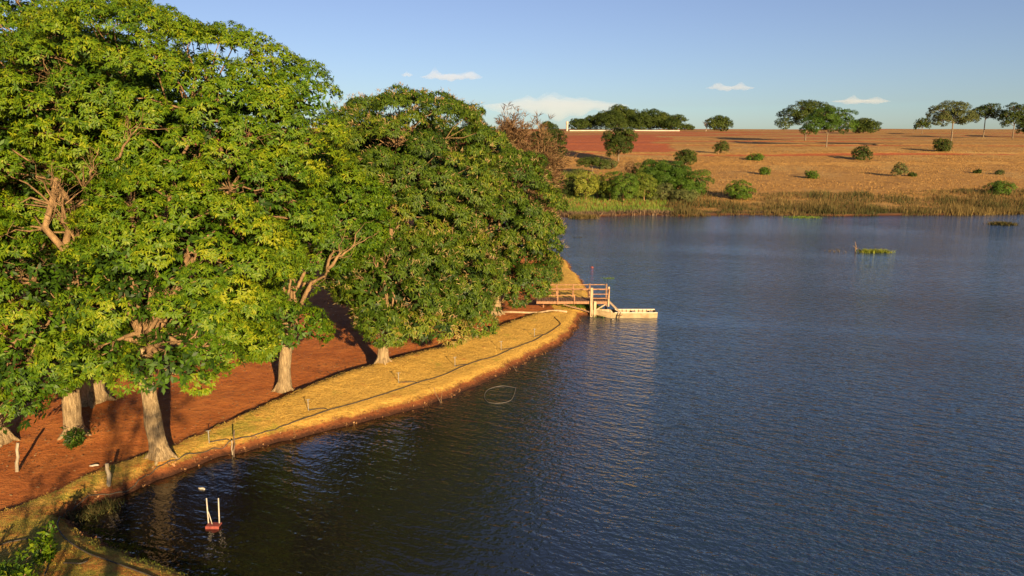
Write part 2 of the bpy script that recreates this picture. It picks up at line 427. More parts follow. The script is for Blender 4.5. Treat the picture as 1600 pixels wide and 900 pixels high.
# ------------------------------------------------------------------ foliage
def leaves(P, A, T, n, Ln, W, droop=.45, spread=(45, 110), jit=.15):
    """rosettes of n leaves at points P round axes A; T = tint of each rosette"""
    m = len(P); A = nrm(A)
    ref = np.where(np.abs(A[:, 2:3]) < .9, np.array([[0, 0, 1.0]]), np.array([[1.0, 0, 0]]))
    X = nrm(np.cross(A, ref)); Y = np.cross(A, X)
    phi = (np.arange(n)[None] / n + rng.uniform(0, 1, (m, 1)) + rng.uniform(-.06, .06, (m, n))) * 2 * math.pi
    th = np.radians(rng.uniform(spread[0], spread[1], (m, n)))
    rad = np.cos(phi)[..., None] * X[:, None] + np.sin(phi)[..., None] * Y[:, None]
    d = np.cos(th)[..., None] * A[:, None] + np.sin(th)[..., None] * rad
    d[..., 2] -= droop * rng.uniform(.5, 1.3, (m, n)); d = nrm(d)
    nn = A[:, None] - (A[:, None] * d).sum(-1, keepdims=True) * d + rng.normal(0, .12, d.shape)
    nn = nrm(nn); side = nrm(np.cross(d, nn))
    l = Ln * rng.uniform(.7, 1.2, (m, n, 1)); w = W * rng.uniform(.8, 1.2, (m, n, 1))
    b = P[:, None] + rng.normal(0, jit * Ln, d.shape)
    mid = b + d * l * .45 + nn * l * .07
    V = np.stack([b, mid + side * w / 2 - nn * w * .22, b + d * l - nn * l * .05, mid - side * w / 2 - nn * w * .22], 2).reshape(-1, 3)
    k = np.arange(m * n)[:, None] * 4
    F = np.concatenate([k + np.array([[0, 1, 2]]), k + np.array([[0, 2, 3]])])
    t = np.clip(np.repeat(np.broadcast_to(np.asarray(T)[:, None], (m, n)) + rng.normal(0, .10, (m, n)), 4), 0, 1)
    return V, F, t

def join_leaf(parts):
    Vs, Fs, Ts, k = [], [], [], 0
    for V, F, t in parts:
        Vs.append(V); Fs.append(F + k); Ts.append(t.ravel()); k += len(V)
    return np.concatenate(Vs), np.concatenate(Fs), np.concatenate(Ts)

def fib(n):
    i = np.arange(n) + .5; z = 1 - 2 * i / n; a = i * 2.399963 + rng.uniform(0, 6)
    r = np.sqrt(1 - z * z); return np.stack([r * np.cos(a), r * np.sin(a), z], 1)

def clump_points(lobes, spacing, zmin, holes=(), inner=.35, voids=0, ragged=(.93, 1.03)):
    C, N, I = [], [], []
    for k, (c, r) in enumerate(lobes):
        c = np.asarray(c, float); r = np.asarray(r, float)
        area = 4 * math.pi * ((r[0] * r[1]) ** 1.6 / 3 + (r[0] * r[2]) ** 1.6 / 3 + (r[1] * r[2]) ** 1.6 / 3) ** (1 / 1.6)
        n = max(6, int(area / spacing ** 2)); u = fib(n)
        u = nrm(u + rng.normal(0, .35 / math.sqrt(n), u.shape))
        sc = rng.uniform(ragged[0], ragged[1], (n, 1)); p = c + u * r * sc; nn = nrm(u / r)
        keep = p[:, 2] > zmin
        for j, (c2, r2) in enumerate(lobes):
            if j != k: keep &= (((p - c2) / (np.asarray(r2) * .86)) ** 2).sum(1) > 1
        C.append(p[keep]); N.append(nn[keep]); I.append(np.zeros(keep.sum(), bool))
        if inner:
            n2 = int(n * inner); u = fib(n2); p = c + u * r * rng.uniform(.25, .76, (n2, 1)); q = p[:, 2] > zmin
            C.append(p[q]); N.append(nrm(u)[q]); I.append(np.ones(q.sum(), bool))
    C = np.concatenate(C); N = np.concatenate(N); I = np.concatenate(I)
    if voids:                           # gaps in the outer leaf shell that let the limbs and the dark inside show
        for q in range(voids):
            q = int(rng.integers(0, len(C))); hr = rng.uniform(.7, 1.25) * spacing * .85; k = (np.linalg.norm(C - (C[q] + .25 * N[q]), axis=1) > hr) | I; C, N, I = C[k], N[k], I[k]
    for hc, hr in holes:
        k = np.linalg.norm(C - np.asarray(hc), axis=1) > hr; C, N, I = C[k], N[k], I[k]
    return C, N, I

def crown_mesh(C, N, cr, dens, n, Ln, W, tint=.5, tvar=.16, flat=.72, droop=.45, spread=(45, 110), cull=.55):
    """a puff of leaf rosettes on every clump centre"""
    parts = []; P, A, T = [], [], []
    r = cr * rng.uniform(.7, 1.25, len(C)); tc = tint + rng.normal(0, tvar, len(C))
    for c, nn, rr, t in zip(C, N, r, tc):
        o = nrm(nn * .75 + np.array([0, 0, .7])); m = max(4, int(dens * 2 * math.pi * rr * rr))
        if nn[1] > .35: m = max(4, int(m * cull))
        u = nrm(rng.normal(0, 1, (m, 3))); dt = u @ o
        u = np.where((dt < -.05)[:, None], u - 1.8 * dt[:, None] * o, u); u = nrm(u)
        q = rng.uniform(.82, 1.03, (m, 1)) * rr
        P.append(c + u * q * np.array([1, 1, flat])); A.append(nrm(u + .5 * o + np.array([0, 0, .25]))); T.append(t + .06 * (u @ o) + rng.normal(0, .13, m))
    return leaves(np.concatenate(P), np.concatenate(A), np.concatenate(T), n, Ln, W, droop, spread)

def curve_pts(a, b, k=6, sag=0.0, jit=.06, out=None):
    a = np.asarray(a, float); b = np.asarray(b, float); t = np.linspace(0, 1, k)[:, None]
    L = np.linalg.norm(b - a); p = a + (b - a) * t
    j = rng.normal(0, jit * L, (k, 3)); j[0] = 0; j[-1] = 0
    p = p + j * (.4 + .6 * np.sin(math.pi * t))
    if out is not None: p = p + np.asarray(out) * np.sin(math.pi * t) * L
    p[:, 2] += sag * L * np.sin(math.pi * t[:, 0]); return p

def tree(name, label, cat, trunk_pts, r0, lobes, group=None, spacing=1.25, cr=.78, dens=21, n=8, Ln=.175, W=.052, leafm='mango', tint=.5, tvar=.11,
         zmin=1.2, holes=(), inner=.7, barkm='bark', limbm='limb', flat=.66, droop=.8, spread=(45, 110), roots=True, sub=1, twig=.018, panicles=0, bare=(), sides=14, cull=.4, voids=0, ragged=(.93, 1.03)):
    trunk_pts = np.asarray(trunk_pts, float); base = trunk_pts[0]
    e = empty(name, tuple(base), label, cat, group)
    # trunk, flaring at the root
    k = 15; tt = np.linspace(0, 1, k); src = np.linspace(0, 1, len(trunk_pts))
    P = np.stack([np.interp(tt, src, trunk_pts[:, i]) for i in range(3)], 1)
    P[0, 2] -= .15
    rad = r0 * (1 - .34 * tt) * (1 + .05 * np.sin(tt * 17 + r0 * 90)); rad = rad + r0 * .38 * np.exp(-tt * 16); P[1:, :2] += r0 * .10 * np.column_stack([np.sin(tt[1:] * 9 + r0 * 50), np.cos(tt[1:] * 7)])
    m = MB(); m.tube(P, rad, sides, .06)
    if roots:
        for q in range(5):
            a = q * 1.26 + rng.uniform(-.3, .3); dv = np.array([math.cos(a), math.sin(a), 0])
            m.tube([base + dv * r0 * .55 + (0, 0, r0 * 1.3), base + dv * r0 * 1.15 + (0, 0, r0 * .35), base + dv * r0 * 2.0 + (0, 0, -.08)], [r0 * .30, r0 * .30, r0 * .10], 6, .1)
    m.build('trunk', M[barkm], e, smooth=True)
    top = P[-1]; rt = rad[-1]
    C, N, I = clump_points(lobes, spacing, base[2] + zmin, holes, inner, voids, ragged)
    # limbs: one for each lobe and a few more, then a twig to each clump
    nodes = [P[-2:]]; nrad = [rad[-2:]]
    limb_parts = []
    targets = []
    for c, r in lobes:
        c = np.asarray(c, float); targets.append(c)
        for s_ in range(sub):
            u = nrm(rng.normal(0, 1, 3)); u[2] = abs(u[2]) * .7; targets.append(c + u * np.asarray(r) * .62)
    for ti, t in enumerate(targets):
        mb = MB()
        st = P[-1 - (ti % 3)] if ti >= 1 else top
        p = curve_pts(st, t, 8, .06, .035); rr = np.linspace(rt * (.72 if ti < len(lobes) else .5), max(.03 * r0 / .36, .02), 8)
        mb.tube(p, rr, 7, .06); nodes.append(p[1:]); nrad.append(rr[1:]); limb_parts.append((mb, p))
    NN = np.concatenate(nodes); owner = np.concatenate([[0] * len(nodes[0])] + [[i] * len(x) for i, x in enumerate(nodes[1:])])
    for c in C:
        w = NN + 0; d = np.linalg.norm(w - c, axis=1) + np.where(w[:, 2] > c[2] + .3, 1.0, 0)
        i = int(np.argmin(d)); mb = limb_parts[owner[i]][0]
        p = curve_pts(NN[i], c, 5, .05, .06); mb.tube(p, np.linspace(twig * 2.6, twig * .6, 5), 4, 0, False)
    for a, b, rr, fan in bare:            # limbs without leaves that show in a gap of the crown
        mb = MB(); p = curve_pts(a, b, 7, .03, .05); mb.tube(p, np.linspace(rr * .75, rr * .22, 7), 7, .08)
        for q in range(fan):
            i = rng.integers(2, 7); s0 = p[i]; dv = nrm((np.asarray(b) - a) / np.linalg.norm(np.asarray(b) - a) + rng.normal(0, .65, 3) + (0, 0, .2))
            ln = rng.uniform(.5, 1.2); pp = curve_pts(s0, s0 + dv * ln, 5, .03, .08); mb.tube(pp, np.linspace(rr * .28, .006, 5), 4, 0, False)
            for z_ in range(3):
                s1 = pp[rng.integers(1, 5)]; d2 = nrm(dv + rng.normal(0, .6, 3)); mb.tube(curve_pts(s1, s1 + d2 * rng.uniform(.25, .6), 4, 0, .08), [.010, .008, .006, .004], 3, 0, False)
        limb_parts.append((mb, p))
    for mb, p in limb_parts: mb.build('limb', M[limbm], e, smooth=True)
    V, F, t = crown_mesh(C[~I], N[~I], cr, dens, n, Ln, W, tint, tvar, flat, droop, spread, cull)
    if I.any():                           # larger leaves inside the crown, their tint darkened to paint shade into the gaps
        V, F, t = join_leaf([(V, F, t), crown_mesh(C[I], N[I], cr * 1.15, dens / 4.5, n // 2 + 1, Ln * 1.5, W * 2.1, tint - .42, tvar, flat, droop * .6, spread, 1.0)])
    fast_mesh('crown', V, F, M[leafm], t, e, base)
    if panicles:
        i = rng.integers(0, len(C), panicles); u = nrm(N[i] + rng.normal(0, .5, (panicles, 3)) + (0, 0, .3))
        Pp = C[i] + u * cr * rng.uniform(.85, 1.1, (panicles, 1)) * np.array([1, 1, flat])
        V, F, t = leaves(Pp, nrm(u + (0, 0, .4)), rng.uniform(0, 1, panicles), 3, .24, .03, .25, (15, 60))
        fast_mesh('dry_flower_stalks', V, F, M['panicle'], t, e, base)
    return e

LOBE_SHIFT = 0.0
def lb(u, v, D, r):                 # a lobe of a crown, LOBE_SHIFT metres nearer than first guessed
    return (at(u, v, D + LOBE_SHIFT), np.array(r, float) * (D + LOBE_SHIFT) / D)
def hl(u, v, D): return at(u, v, D + LOBE_SHIFT)

def base_of(u, v): return place(u, v)

def trunk_line(pix):
    b = base_of(*pix[0]); D = b[1]
    return [b] + [at(u, v, D + k * .15) for k, (u, v) in enumerate(pix[1:])]

# ------------------------------------------------------------------ the mango trees on the bank
GR = 'big mango trees along the bank'
LOBE_SHIFT = -1.9
tree('mango_tree', 'tall mango tree standing in the turf, its trunk nearest the water', 'tree', trunk_line([(252, 713), (243, 668), (234, 622), (225, 575), (226, 520)]), .31,
     [lb(335, 190, 31, (4.1, 4.2, 3.6)), lb(205, 150, 30.5, (3.9, 4.2, 3.5)), lb(290, 395, 28, (3.6, 3.2, 3.2)), lb(262, 582, 25.0, (1.4, .9, .5)), lb(300, 565, 25.6, (1.4, 1.2, .7)),
      lb(400, 320, 30, (2.5, 2.8, 2.6)), lb(430, 190, 31, (2.3, 2.6, 2.8)), lb(330, 500, 27.5, (1.9, 1.8, 1.5)), lb(190, 455, 26.2, (1.5, 1.3, 1.2)), lb(160, 540, 25.6, (1.3, 1.2, .9)), lb(270, 480, 25.6, (1.5, 1.2, 1.0)), lb(265, 540, 25.0, (1.2, .8, .6)), lb(225, 385, 26.2, (1.5, 1.3, 1.1))], GR, tint=.56, voids=24, inner=.45, zmin=1.9,
     holes=[(hl(265, 95, 27.2), .8), (hl(222, 540, 24.6), .55), (hl(235, 150, 26.6), .7), (hl(190, 190, 26.4), .75), (hl(275, 395, 25.2), .7), (hl(345, 270, 27), .8)],
     bare=[(hl(226, 530, 25.8), hl(205, 480, 25.2), .11, 3), (hl(228, 520, 25.8), hl(262, 470, 25.2), .11, 4), (hl(215, 340, 27.5), hl(205, 300, 26.6), .10, 3), (hl(300, 420, 27), hl(365, 320, 27.4), .07, 4),
           (hl(180, 250, 27), hl(215, 200, 26.6), .07, 6), (hl(350, 280, 28.5), hl(385, 225, 27.6), .05, 9)])
LOBE_SHIFT = -1.9
tree('mango_tree', 'mango tree with leafy sprouts round the foot of its pale trunk', 'tree', trunk_line([(117, 682), (112, 630), (108, 575), (110, 510), (115, 450)]), .32,
     [lb(75, 190, 31, (3.8, 4.2, 4.1)), lb(55, 440, 27.6, (2.6, 2.6, 2.4)), lb(45, 560, 26.2, (1.9, 1.6, 1.1)), lb(100, 520, 26.4, (1.3, 1.0, .9)), lb(135, 480, 28.5, (1.9, 2.0, 2.0)), lb(150, 545, 26.5, (1.2, 1.2, .9))], GR, tint=.54, voids=26, inner=.45, zmin=2.2,
     holes=[(hl(105, 320, 27.5), 1.7), (hl(95, 150, 27.2), .95), (hl(40, 190, 27.2), .9), (hl(70, 300, 28.5), 1.3), (hl(130, 330, 29), 1.4), (hl(105, 260, 28), .9), (hl(25, 330, 26.5), .8)],
     bare=[(hl(132, 392, 28), hl(72, 295, 26.8), .10, 12), (hl(140, 350, 28.4), hl(140, 270, 27), .09, 12), (hl(118, 400, 28), hl(95, 300, 27), .08, 14), (hl(70, 380, 28), hl(30, 420, 26.6), .05, 10), (hl(95, 190, 29), hl(85, 135, 27), .06, 16)])
LOBE_SHIFT = -1.2
tree('mango_tree', 'mango tree cut off by the left edge of the picture', 'tree', trunk_line([(2, 690), (-8, 640), (-20, 580), (-25, 500)]), .33,
     [lb(-110, 230, 30, (4.6, 4.3, 5.0)), lb(-40, 520, 26.5, (2.3, 2.0, 2.0)), lb(-10, 370, 28, (1.6, 1.6, 1.6)), lb(5, 630, 24.8, (.9, .6, .5)), lb(20, 590, 25.2, (1.0, .7, .6))], GR, tint=.48, dens=14, voids=10)
LOBE_SHIFT = -1.5
tree('mango_tree', 'mango tree whose stout trunk stands behind the others on the red earth', 'tree', trunk_line([(143, 628), (142, 600), (140, 540), (140, 480)]), .5,
     [lb(100, 120, 37, (5.2, 4.2, 5.0)), lb(200, 300, 38, (4.6, 4, 4.2)), lb(-40, 300, 37, (4.5, 4, 4.5))], GR, tint=.5, dens=9, spacing=1.5, cr=.95, Ln=.22, W=.065)
LOBE_SHIFT = -1.9
tree('mango_tree', 'forked mango tree with bare crooked limbs and a low leafy skirt', 'tree', trunk_line([(443, 611), (446, 565), (450, 520), (455, 480)]), .29,
     [lb(440, 500, 32.2, (1.45, 1.0, 1.0)), lb(415, 525, 32.0, (.8, .7, .45)), lb(470, 515, 32.2, (.7, .7, .45)), lb(385, 480, 32.4, (1.2, 1.1, 1.0)), lb(480, 330, 35.5, (3.3, 3.0, 2.7)), lb(540, 330, 37, (2.2, 2.5, 2.4)), lb(420, 430, 34, (1.6, 1.6, 1.3)), lb(400, 530, 33, (.9, .9, .7))], GR, tint=.46, spacing=1.2, cr=.76, dens=20, voids=6, inner=.45, zmin=1.75,
     holes=[(hl(515, 415, 33), 1.2), (hl(455, 425, 33), .9), (hl(500, 440, 33), .8)],
     bare=[(hl(460, 500, 33.2), hl(512, 420, 32.6), .17, 2), (hl(512, 420, 32.6), hl(552, 385, 32.8), .11, 5), (hl(512, 425, 32.6), hl(522, 375, 33), .10, 6), (hl(452, 480, 33.4), hl(452, 395, 33), .11, 5)])
LOBE_SHIFT = -3.6
tree('mango_tree', 'broad dense mango tree whose trunk casts a black shadow on red earth', 'tree', trunk_line([(598, 566), (598, 525), (602, 470), (610, 420)]), .26,
     [lb(640, 265, 42, (4.5, 4.4, 4.1)), lb(570, 255, 42, (2.6, 3, 3.3)), lb(625, 435, 39, (3.0, 2.5, 2.3)), lb(700, 430, 41, (2.5, 2.4, 2.5)), lb(560, 420, 40, (1.6, 1.6, 1.7)), lb(605, 500, 36.9, (1.0, .7, .6)), lb(640, 505, 37.2, (1.2, .9, .6)), lb(690, 500, 38.4, (1.4, 1.1, .7)), lb(735, 490, 40.5, (1.3, 1.1, .8)), lb(580, 455, 37.4, (.9, .9, .7)), lb(650, 455, 37.0, (1.3, 1.0, .9))], GR,
     leafm='mango2', tint=.48, dens=17, Ln=.23, W=.058, droop=.95, panicles=2600, spacing=1.3, cr=.82, voids=12, inner=.65,
     holes=[(hl(632, 310, 37.8), .7), (hl(660, 345, 37.8), .8), (hl(600, 430, 36.9), .6)],
     bare=[(hl(605, 480, 37.4), hl(590, 410, 36.8), .13, 3), (hl(600, 470, 37.2), hl(575, 440, 36.8), .07, 4)])
LOBE_SHIFT = -2.2
tree('mango_tree', 'rounded mango tree overhanging the pier and the turf by the lake', 'tree', trunk_line([(775, 492), (776, 460), (770, 420), (770, 380)]), .34,
     [lb(775, 335, 51, (3.9, 4.2, 4.7)), lb(715, 265, 49, (3.2, 3.3, 3.9)), lb(805, 420, 48.5, (2.2, 2.2, 2.1)), lb(715, 440, 46, (2.2, 2.0, 2.2)), lb(830, 375, 50, (1.6, 2.0, 2.2)), lb(760, 225, 50, (1.5, 1.8, 1.7))], GR,
     leafm='mango2', tint=.46, dens=13, Ln=.27, W=.068, droop=.95, panicles=2600, spacing=1.38, cr=.88, voids=14, inner=.6,
     holes=[(hl(765, 455, 45.5), 1.0), (hl(700, 310, 46), .8)], bare=[(hl(772, 480, 47.5), hl(765, 440, 46.5), .12, 5)])

# the dry tree behind them: bare crown of fine brown twigs
def dry_tree(name, label, base, h, w, n_limb=7, n_twig=46, group=None, tw=.03, r0=.22):
    e = empty(name, tuple(base), label, 'tree', group)
    m = MB(); top = base + np.array([.2, 0, h * .3]); m.tube(curve_pts(base - (0, 0, .1), top, 6, 0, .02), np.linspace(r0, r0 * .7, 6), 8, .05); m.build('trunk', M['bark_pale'], e, smooth=True)
    Pl, Al = [], []
    for q in range(n_limb):
        a = q / n_limb * 2 * math.pi + rng.uniform(-.3, .3); rr = w / 2 * rng.uniform(.35, 1)
        tip = base + np.array([math.cos(a) * rr, math.sin(a) * rr, h * rng.uniform(.62, 1.0)])
        mb = MB(); p = curve_pts(top, tip, 8, .04, .04); mb.tube(p, np.linspace(r0 * .55, .02, 8), 6, 0, False)
        for k in range(n_twig):
            i = rng.integers(2, 8); dv = nrm(nrm(tip - top) + rng.normal(0, .75, 3) + (0, 0, .15)); ln = rng.uniform(.10, .24) * h
            pp = curve_pts(p[i], p[i] + dv * ln, 5, .04, .08); mb.tube(pp, np.linspace(tw, tw * .4, 5), 3, 0, False); Pl.append(pp[1:]); Al += [dv] * 4
        mb.build('limb', M['limb'], e)
    Pl = np.concatenate(Pl); Al = np.array(Al)
    V, F, t = leaves(Pl, Al, rng.uniform(.2, .9, len(Pl)), 7, .06 * h, .0042 * h, .12, (12, 70))
    fast_mesh('dry_twigs', V, F, M['dry_twig'], t, e, base); return e
b = at(806, 330, 72); b[2] = gz(b[None])[0]
dry_tree('dry_tree', 'leafless brown tree with feathery dry crown behind the mango trees', b, 12.0, 6.5, 9, 60)
b = at(838, 330, 80); b[2] = gz(b[None])[0]
dry_tree('dry_tree', 'leafless brown tree nearest the lake, lower than the one beside it', b, 8.6, 4.6, 6, 50)

# ------------------------------------------------------------------ trees and bushes across the lake
def far_tree(label, u, v, w, h, style, leafm='cerrado', D=None, tint=.5, group='trees scattered over the far pasture', name=None, top_shift=0.0, seedless=False):
    if D is None: b = place(u, v)
    else:
        b = at(u, v, D); b[2] = gz(b[None])[0]
    s = b[1] / (FPX * math.cos(PITCH) * 1.0); W_ = w * s; H_ = h * s
    px = s * 1600 / 1024
    Ln, Wd = max(.16, 1.15 * px), max(.06, .5 * px)
    sh = np.array([top_shift * s, 0, 0])
    def L(dx, dz, rx, rz, ry=None): return (b + np.array([dx * W_, (rng.uniform(-.12, .12)) * W_, dz * H_]) + sh * dz, np.array([rx * W_, (ry or rx) * W_, rz * H_]))
    kw = dict(group=group, leafm=leafm, tint=tint, Ln=Ln, W=Wd, n=4, droop=.25, spread=(30, 110), roots=False, sub=0, sides=7, barkm='bark_dark', limbm='bark_dark', cull=.7, ragged=(.72, 1.16))
    dens = 1.35 / (Ln * Wd * 4)
    r0 = max(.012 * H_ + .08, .3 * px)
    if style == 'round':
        lobes = [L(0, .56, .40, .36), L(-.2, .5, .24, .30), L(.2, .5, .26, .32), L(.05, .75, .25, .2)]
        tr = [b, b + (0, 0, .2 * H_), b + (.02 * W_, 0, .4 * H_)]; k = dict(spacing=.24 * W_, cr=.15 * W_, zmin=.08 * H_, inner=.5)
    elif style == 'umbrella':
        lobes = [L(-.22, .82, .26, .12), L(.2, .74, .27, .10), L(.0, .93, .22, .09), L(-.28, .64, .16, .07), L(.33, .66, .14, .06)]
        tr = [b, b + (.01 * W_, 0, .3 * H_), b + (0, 0, .62 * H_)]; k = dict(spacing=.15 * W_, cr=.10 * W_, zmin=.2 * H_, inner=.15, flat=.5); dens *= .8
    elif style == 'spread':
        lobes = [L(-.3, .62, .17, .16), L(-.1, .8, .2, .17), L(.2, .78, .22, .16), L(.34, .58, .14, .2), L(.02, .6, .2, .13), L(-.38, .45, .09, .1)]
        tr = [b, b + (0, 0, .2 * H_), b + (.01 * W_, 0, .42 * H_)]; k = dict(spacing=.16 * W_, cr=.10 * W_, zmin=.2 * H_, inner=.2)
    elif style == 'slim':
        lobes = [L(0, .62, .36, .34), L(-.20, .45, .24, .26), L(.18, .48, .26, .28)]
        tr = [b, b + (0, 0, .25 * H_), b + (.03 * W_, 0, .5 * H_)]; k = dict(spacing=.26 * W_, cr=.16 * W_, zmin=.15 * H_, inner=.3); dens *= .95; kw['barkm'] = kw['limbm'] = 'limb'
    else:                               # bush: leaves down to the ground
        lobes = [L(0, .42, .36, .42)] + [L(rng.uniform(-.36, .36), rng.uniform(.22, .62), rng.uniform(.12, .22), rng.uniform(.22, .36)) for _ in range(4)]
        tr = [b, b + (0, 0, .1 * H_), b + (.02 * W_, 0, .25 * H_)]; k = dict(spacing=.25 * W_, cr=.15 * W_, zmin=-.02 * H_, inner=.4)
    kw.update(k); cat = 'bush' if style == 'bush' else 'tree'
    return tree(name or ('bush' if style == 'bush' else 'savanna_tree'), label, cat, tr, r0, lobes, dens=dens, twig=.25 * px * .5, **kw)

# the wood on the skyline
GW = 'trees of the small wood on the skyline'
wood = [(903, 206, 32, 17, 'round', 'leftmost low tree of the skyline wood'), (922, 206, 26, 21, 'round', 'small round tree beside the pale umbrella tree, skyline wood'),
        (938, 207, 20, 24, 'umbrella', 'thin umbrella tree with pale trunk before the skyline wood'), (950, 206, 44, 28, 'round', 'rounded tree left of the tallest one in the skyline wood'),
        (966, 205, 44, 36, 'round', 'tallest domed tree of the skyline wood'), (984, 204, 32, 30, 'round', 'tree just right of the tallest in the skyline wood'),
        (1000, 204, 40, 26, 'round', 'middle low domed tree of the skyline wood'), (1016, 204, 42, 29, 'round', 'broad domed tree right of the skyline wood middle'),
        (1034, 203, 34, 24, 'round', 'domed tree before the wood drops away on the right'), (1048, 203, 34, 17, 'round', 'low tree near the right end of skyline wood'),
        (1059, 203, 24, 22, 'umbrella', 'open umbrella tree rising over the right end of skyline wood'), (1073, 203, 22, 9, 'bush', 'last low bush at the right end of skyline wood')]
for i, (u, v, w, h, st, lab) in enumerate(wood):
    far_tree(lab, u, v, w, h, st, 'cerrado', D=560 + 14 * (i % 3), tint=.35 + .12 * (i % 3), group=GW)
GF = 'trees scattered over the far pasture'
far_tree('tiny flat topped tree alone on the skyline left of the wood', 856, 207, 15, 13, 'umbrella', D=540)
far_tree('round dark tree alone on the skyline right of the wood', 1123, 205, 36, 22, 'round', D=500)
far_tree('large spreading tree with gaps, left one of the skyline pair', 1258, 220, 80, 58, 'spread', tint=.45)
far_tree('broad green tree with arching right side, front one of the pair', 1291, 230, 76, 58, 'spread', 'shrub', tint=.25)
far_tree('dense low rounded tree right of the skyline pair', 1349, 208, 44, 21, 'round', D=430)
far_tree('small upright tree left of the tall umbrella tree', 1440, 211, 24, 24, 'spread', D=400)
far_tree('tall flat topped umbrella tree with long pale trunk', 1484, 236, 72, 70, 'umbrella', 'cerrado_olive', tint=.35)
far_tree('round leafy tree close against the umbrella tree', 1473, 226, 26, 22, 'bush', D=232)
far_tree('open wispy tree right of the tall umbrella tree', 1536, 214, 46, 48, 'umbrella', D=330, tint=.3, top_shift=6)
far_tree('thick crowned tree near the right edge of the skyline', 1582, 216, 44, 51, 'spread', D=320, tint=.35)
far_tree('tree cut off by the right edge of the picture', 1606, 207, 34, 34, 'round', D=340)
far_tree('dark tall tree behind the dry trees, left end of pasture', 855, 275, 52, 72, 'round', D=185, tint=.3)
far_tree('upright round crowned tree below the skyline wood', 966, 262, 46, 58, 'round', D=205, tint=.45)
far_tree('flat crowned small tree between thicket and ploughed field', 925, 268, 46, 24, 'umbrella', D=178, tint=.5)
far_tree('low dark tree next to the flat crowned small tree', 948, 262, 30, 16, 'bush', 'cerrado_olive', D=190)
far_tree('small rounded tree alone right of the thicket', 1071, 258, 34, 22, 'round', 'cerrado')
far_tree('wind bent sapling halfway up the pasture', 1122, 241, 20, 20, 'slim', 'cerrado', top_shift=9)
far_tree('dark round bush below the skyline pair of trees', 1347, 250, 28, 24, 'bush', 'cerrado', tint=.3)
GB = 'bushes dotted over the far pasture'
far_tree('flat green bush below the long tree shadow', 1180, 250, 24, 9, 'bush', 'shrub', group=GB)
far_tree('small green bush left of the lone oval bush', 1195, 273, 17, 12, 'bush', 'shrub', group=GB)
far_tree('lone oval green bush low on the pasture', 1269, 279, 20, 12, 'bush', 'shrub', group=GB)
far_tree('sparse olive sapling low on the right pasture', 1404, 276, 22, 20, 'slim', 'cerrado_olive', group=GB)
far_tree('tiny dark bush beside the sparse olive sapling', 1425, 276, 12, 6, 'bush', 'cerrado', group=GB)
far_tree('tiny dark bush high on the pasture right', 1528, 271, 10, 5, 'bush', 'cerrado', group=GB)
far_tree('small grey bush at the far right of the pasture', 1562, 273, 14, 7, 'bush', 'cerrado_olive', group=GB)
far_tree('bright green bush rising from the right marsh', 1558, 304, 36, 20, 'bush', 'shrub', group='bushes in the marsh')
far_tree('bright leafy bush at the near edge of the marsh reeds', 1156, 312, 38, 30, 'bush', 'shrub', group='bushes in the marsh', tint=.65)
GT_ = 'shrubs and small trees of the lakeside thicket'
thick = [(884, 304, 46, 36, 'bush', 'yellow_shrub', 'yellow green shrub at the left end of the thicket', .4), (890, 308, 36, 22, 'bush', 'cerrado', 'dark low shrub before the left end of the thicket', .3),
         (915, 313, 36, 44, 'slim', 'yellow_shrub', 'bright yellow small tree with pale stems in the thicket', .7), (934, 310, 26, 38, 'slim', 'yellow_shrub', 'slender olive tree just right of the yellow one', .35),
         (946, 312, 30, 30, 'bush', 'cerrado', 'dark gap filling shrub behind pale trunks', .35), (953, 314, 26, 44, 'slim', 'yellow_shrub', 'small tree with the palest straight trunk in the thicket', .3),
         (974, 316, 42, 46, 'slim', 'shrub', 'leafy small tree in the middle of the thicket', .6), (1006, 314, 44, 40, 'slim', 'yellow_shrub', 'yellowish small tree in front of the dark thicket', .2),
         (1018, 300, 62, 46, 'round', 'shrub', 'tall dark green dome on the left of the main thicket', .35), (1048, 302, 60, 46, 'round', 'shrub', 'highest dark green dome of the main thicket', .3),
         (1082, 306, 56, 38, 'bush', 'shrub', 'lower green shrub at the right end of thicket', .45), (1036, 312, 40, 26, 'bush', 'cerrado_olive', 'dry olive shrub in front of the main thicket', .6),
         (1070, 316, 40, 22, 'bush', 'cerrado_olive', 'dry scrub right below the main thicket', .75), (1010, 284, 40, 26, 'bush', 'shrub', 'green shrub behind the main thicket', .3), (900, 287, 44, 22, 'bush', 'cerrado_olive', 'olive shrub behind the yellow green shrub', .5)]
for u, v, w, h, st, lm, lab, ti in thick: far_tree(lab, u, v, w, h, st, lm, tint=ti, group=GT_, name='thicket_shrub' if st == 'bush' else 'thicket_tree')
b = at(1103, 205, 500); b[2] = gz(b[None])[0]
dry_tree('dry_tree', 'tiny bare tree left of the lone round skyline tree', b, 7.5, 6, 5, 10, tw=.10)
b = place(985, 300); dry_tree('dry_tree', 'thin leafless tree among the thicket shrubs', b, 6.5, 5, 6, 16, tw=.05)

# ------------------------------------------------------------------ marsh, pasture and turf grass (nobody could count it)
def blades(P, H, W, T, lean=.25, n=1):
    m = len(P); a = rng.uniform(0, 2 * math.pi, m); s = np.stack([np.cos(a), np.sin(a), 0 * a], 1)
    top = P + np.stack([rng.normal(0, lean, m) * H, rng.normal(0, lean, m) * H, H], 1)
    V = np.stack([P - s * W[:, None] / 2, P + s * W[:, None] / 2, top], 1).reshape(-1, 3)
    F = np.arange(3 * m).reshape(-1, 3); return V, F, np.repeat(np.clip(T, 0, 1), 3)

def scatter(n, x0, x1, y0, y1, keep):
    P = np.column_stack([rng.uniform(x0, x1, n), rng.uniform(y0, y1, n)])
    z, s, t = ground_info(P); k = keep(P, z, s, t); return np.column_stack([P, z])[k], s[k], t[k]

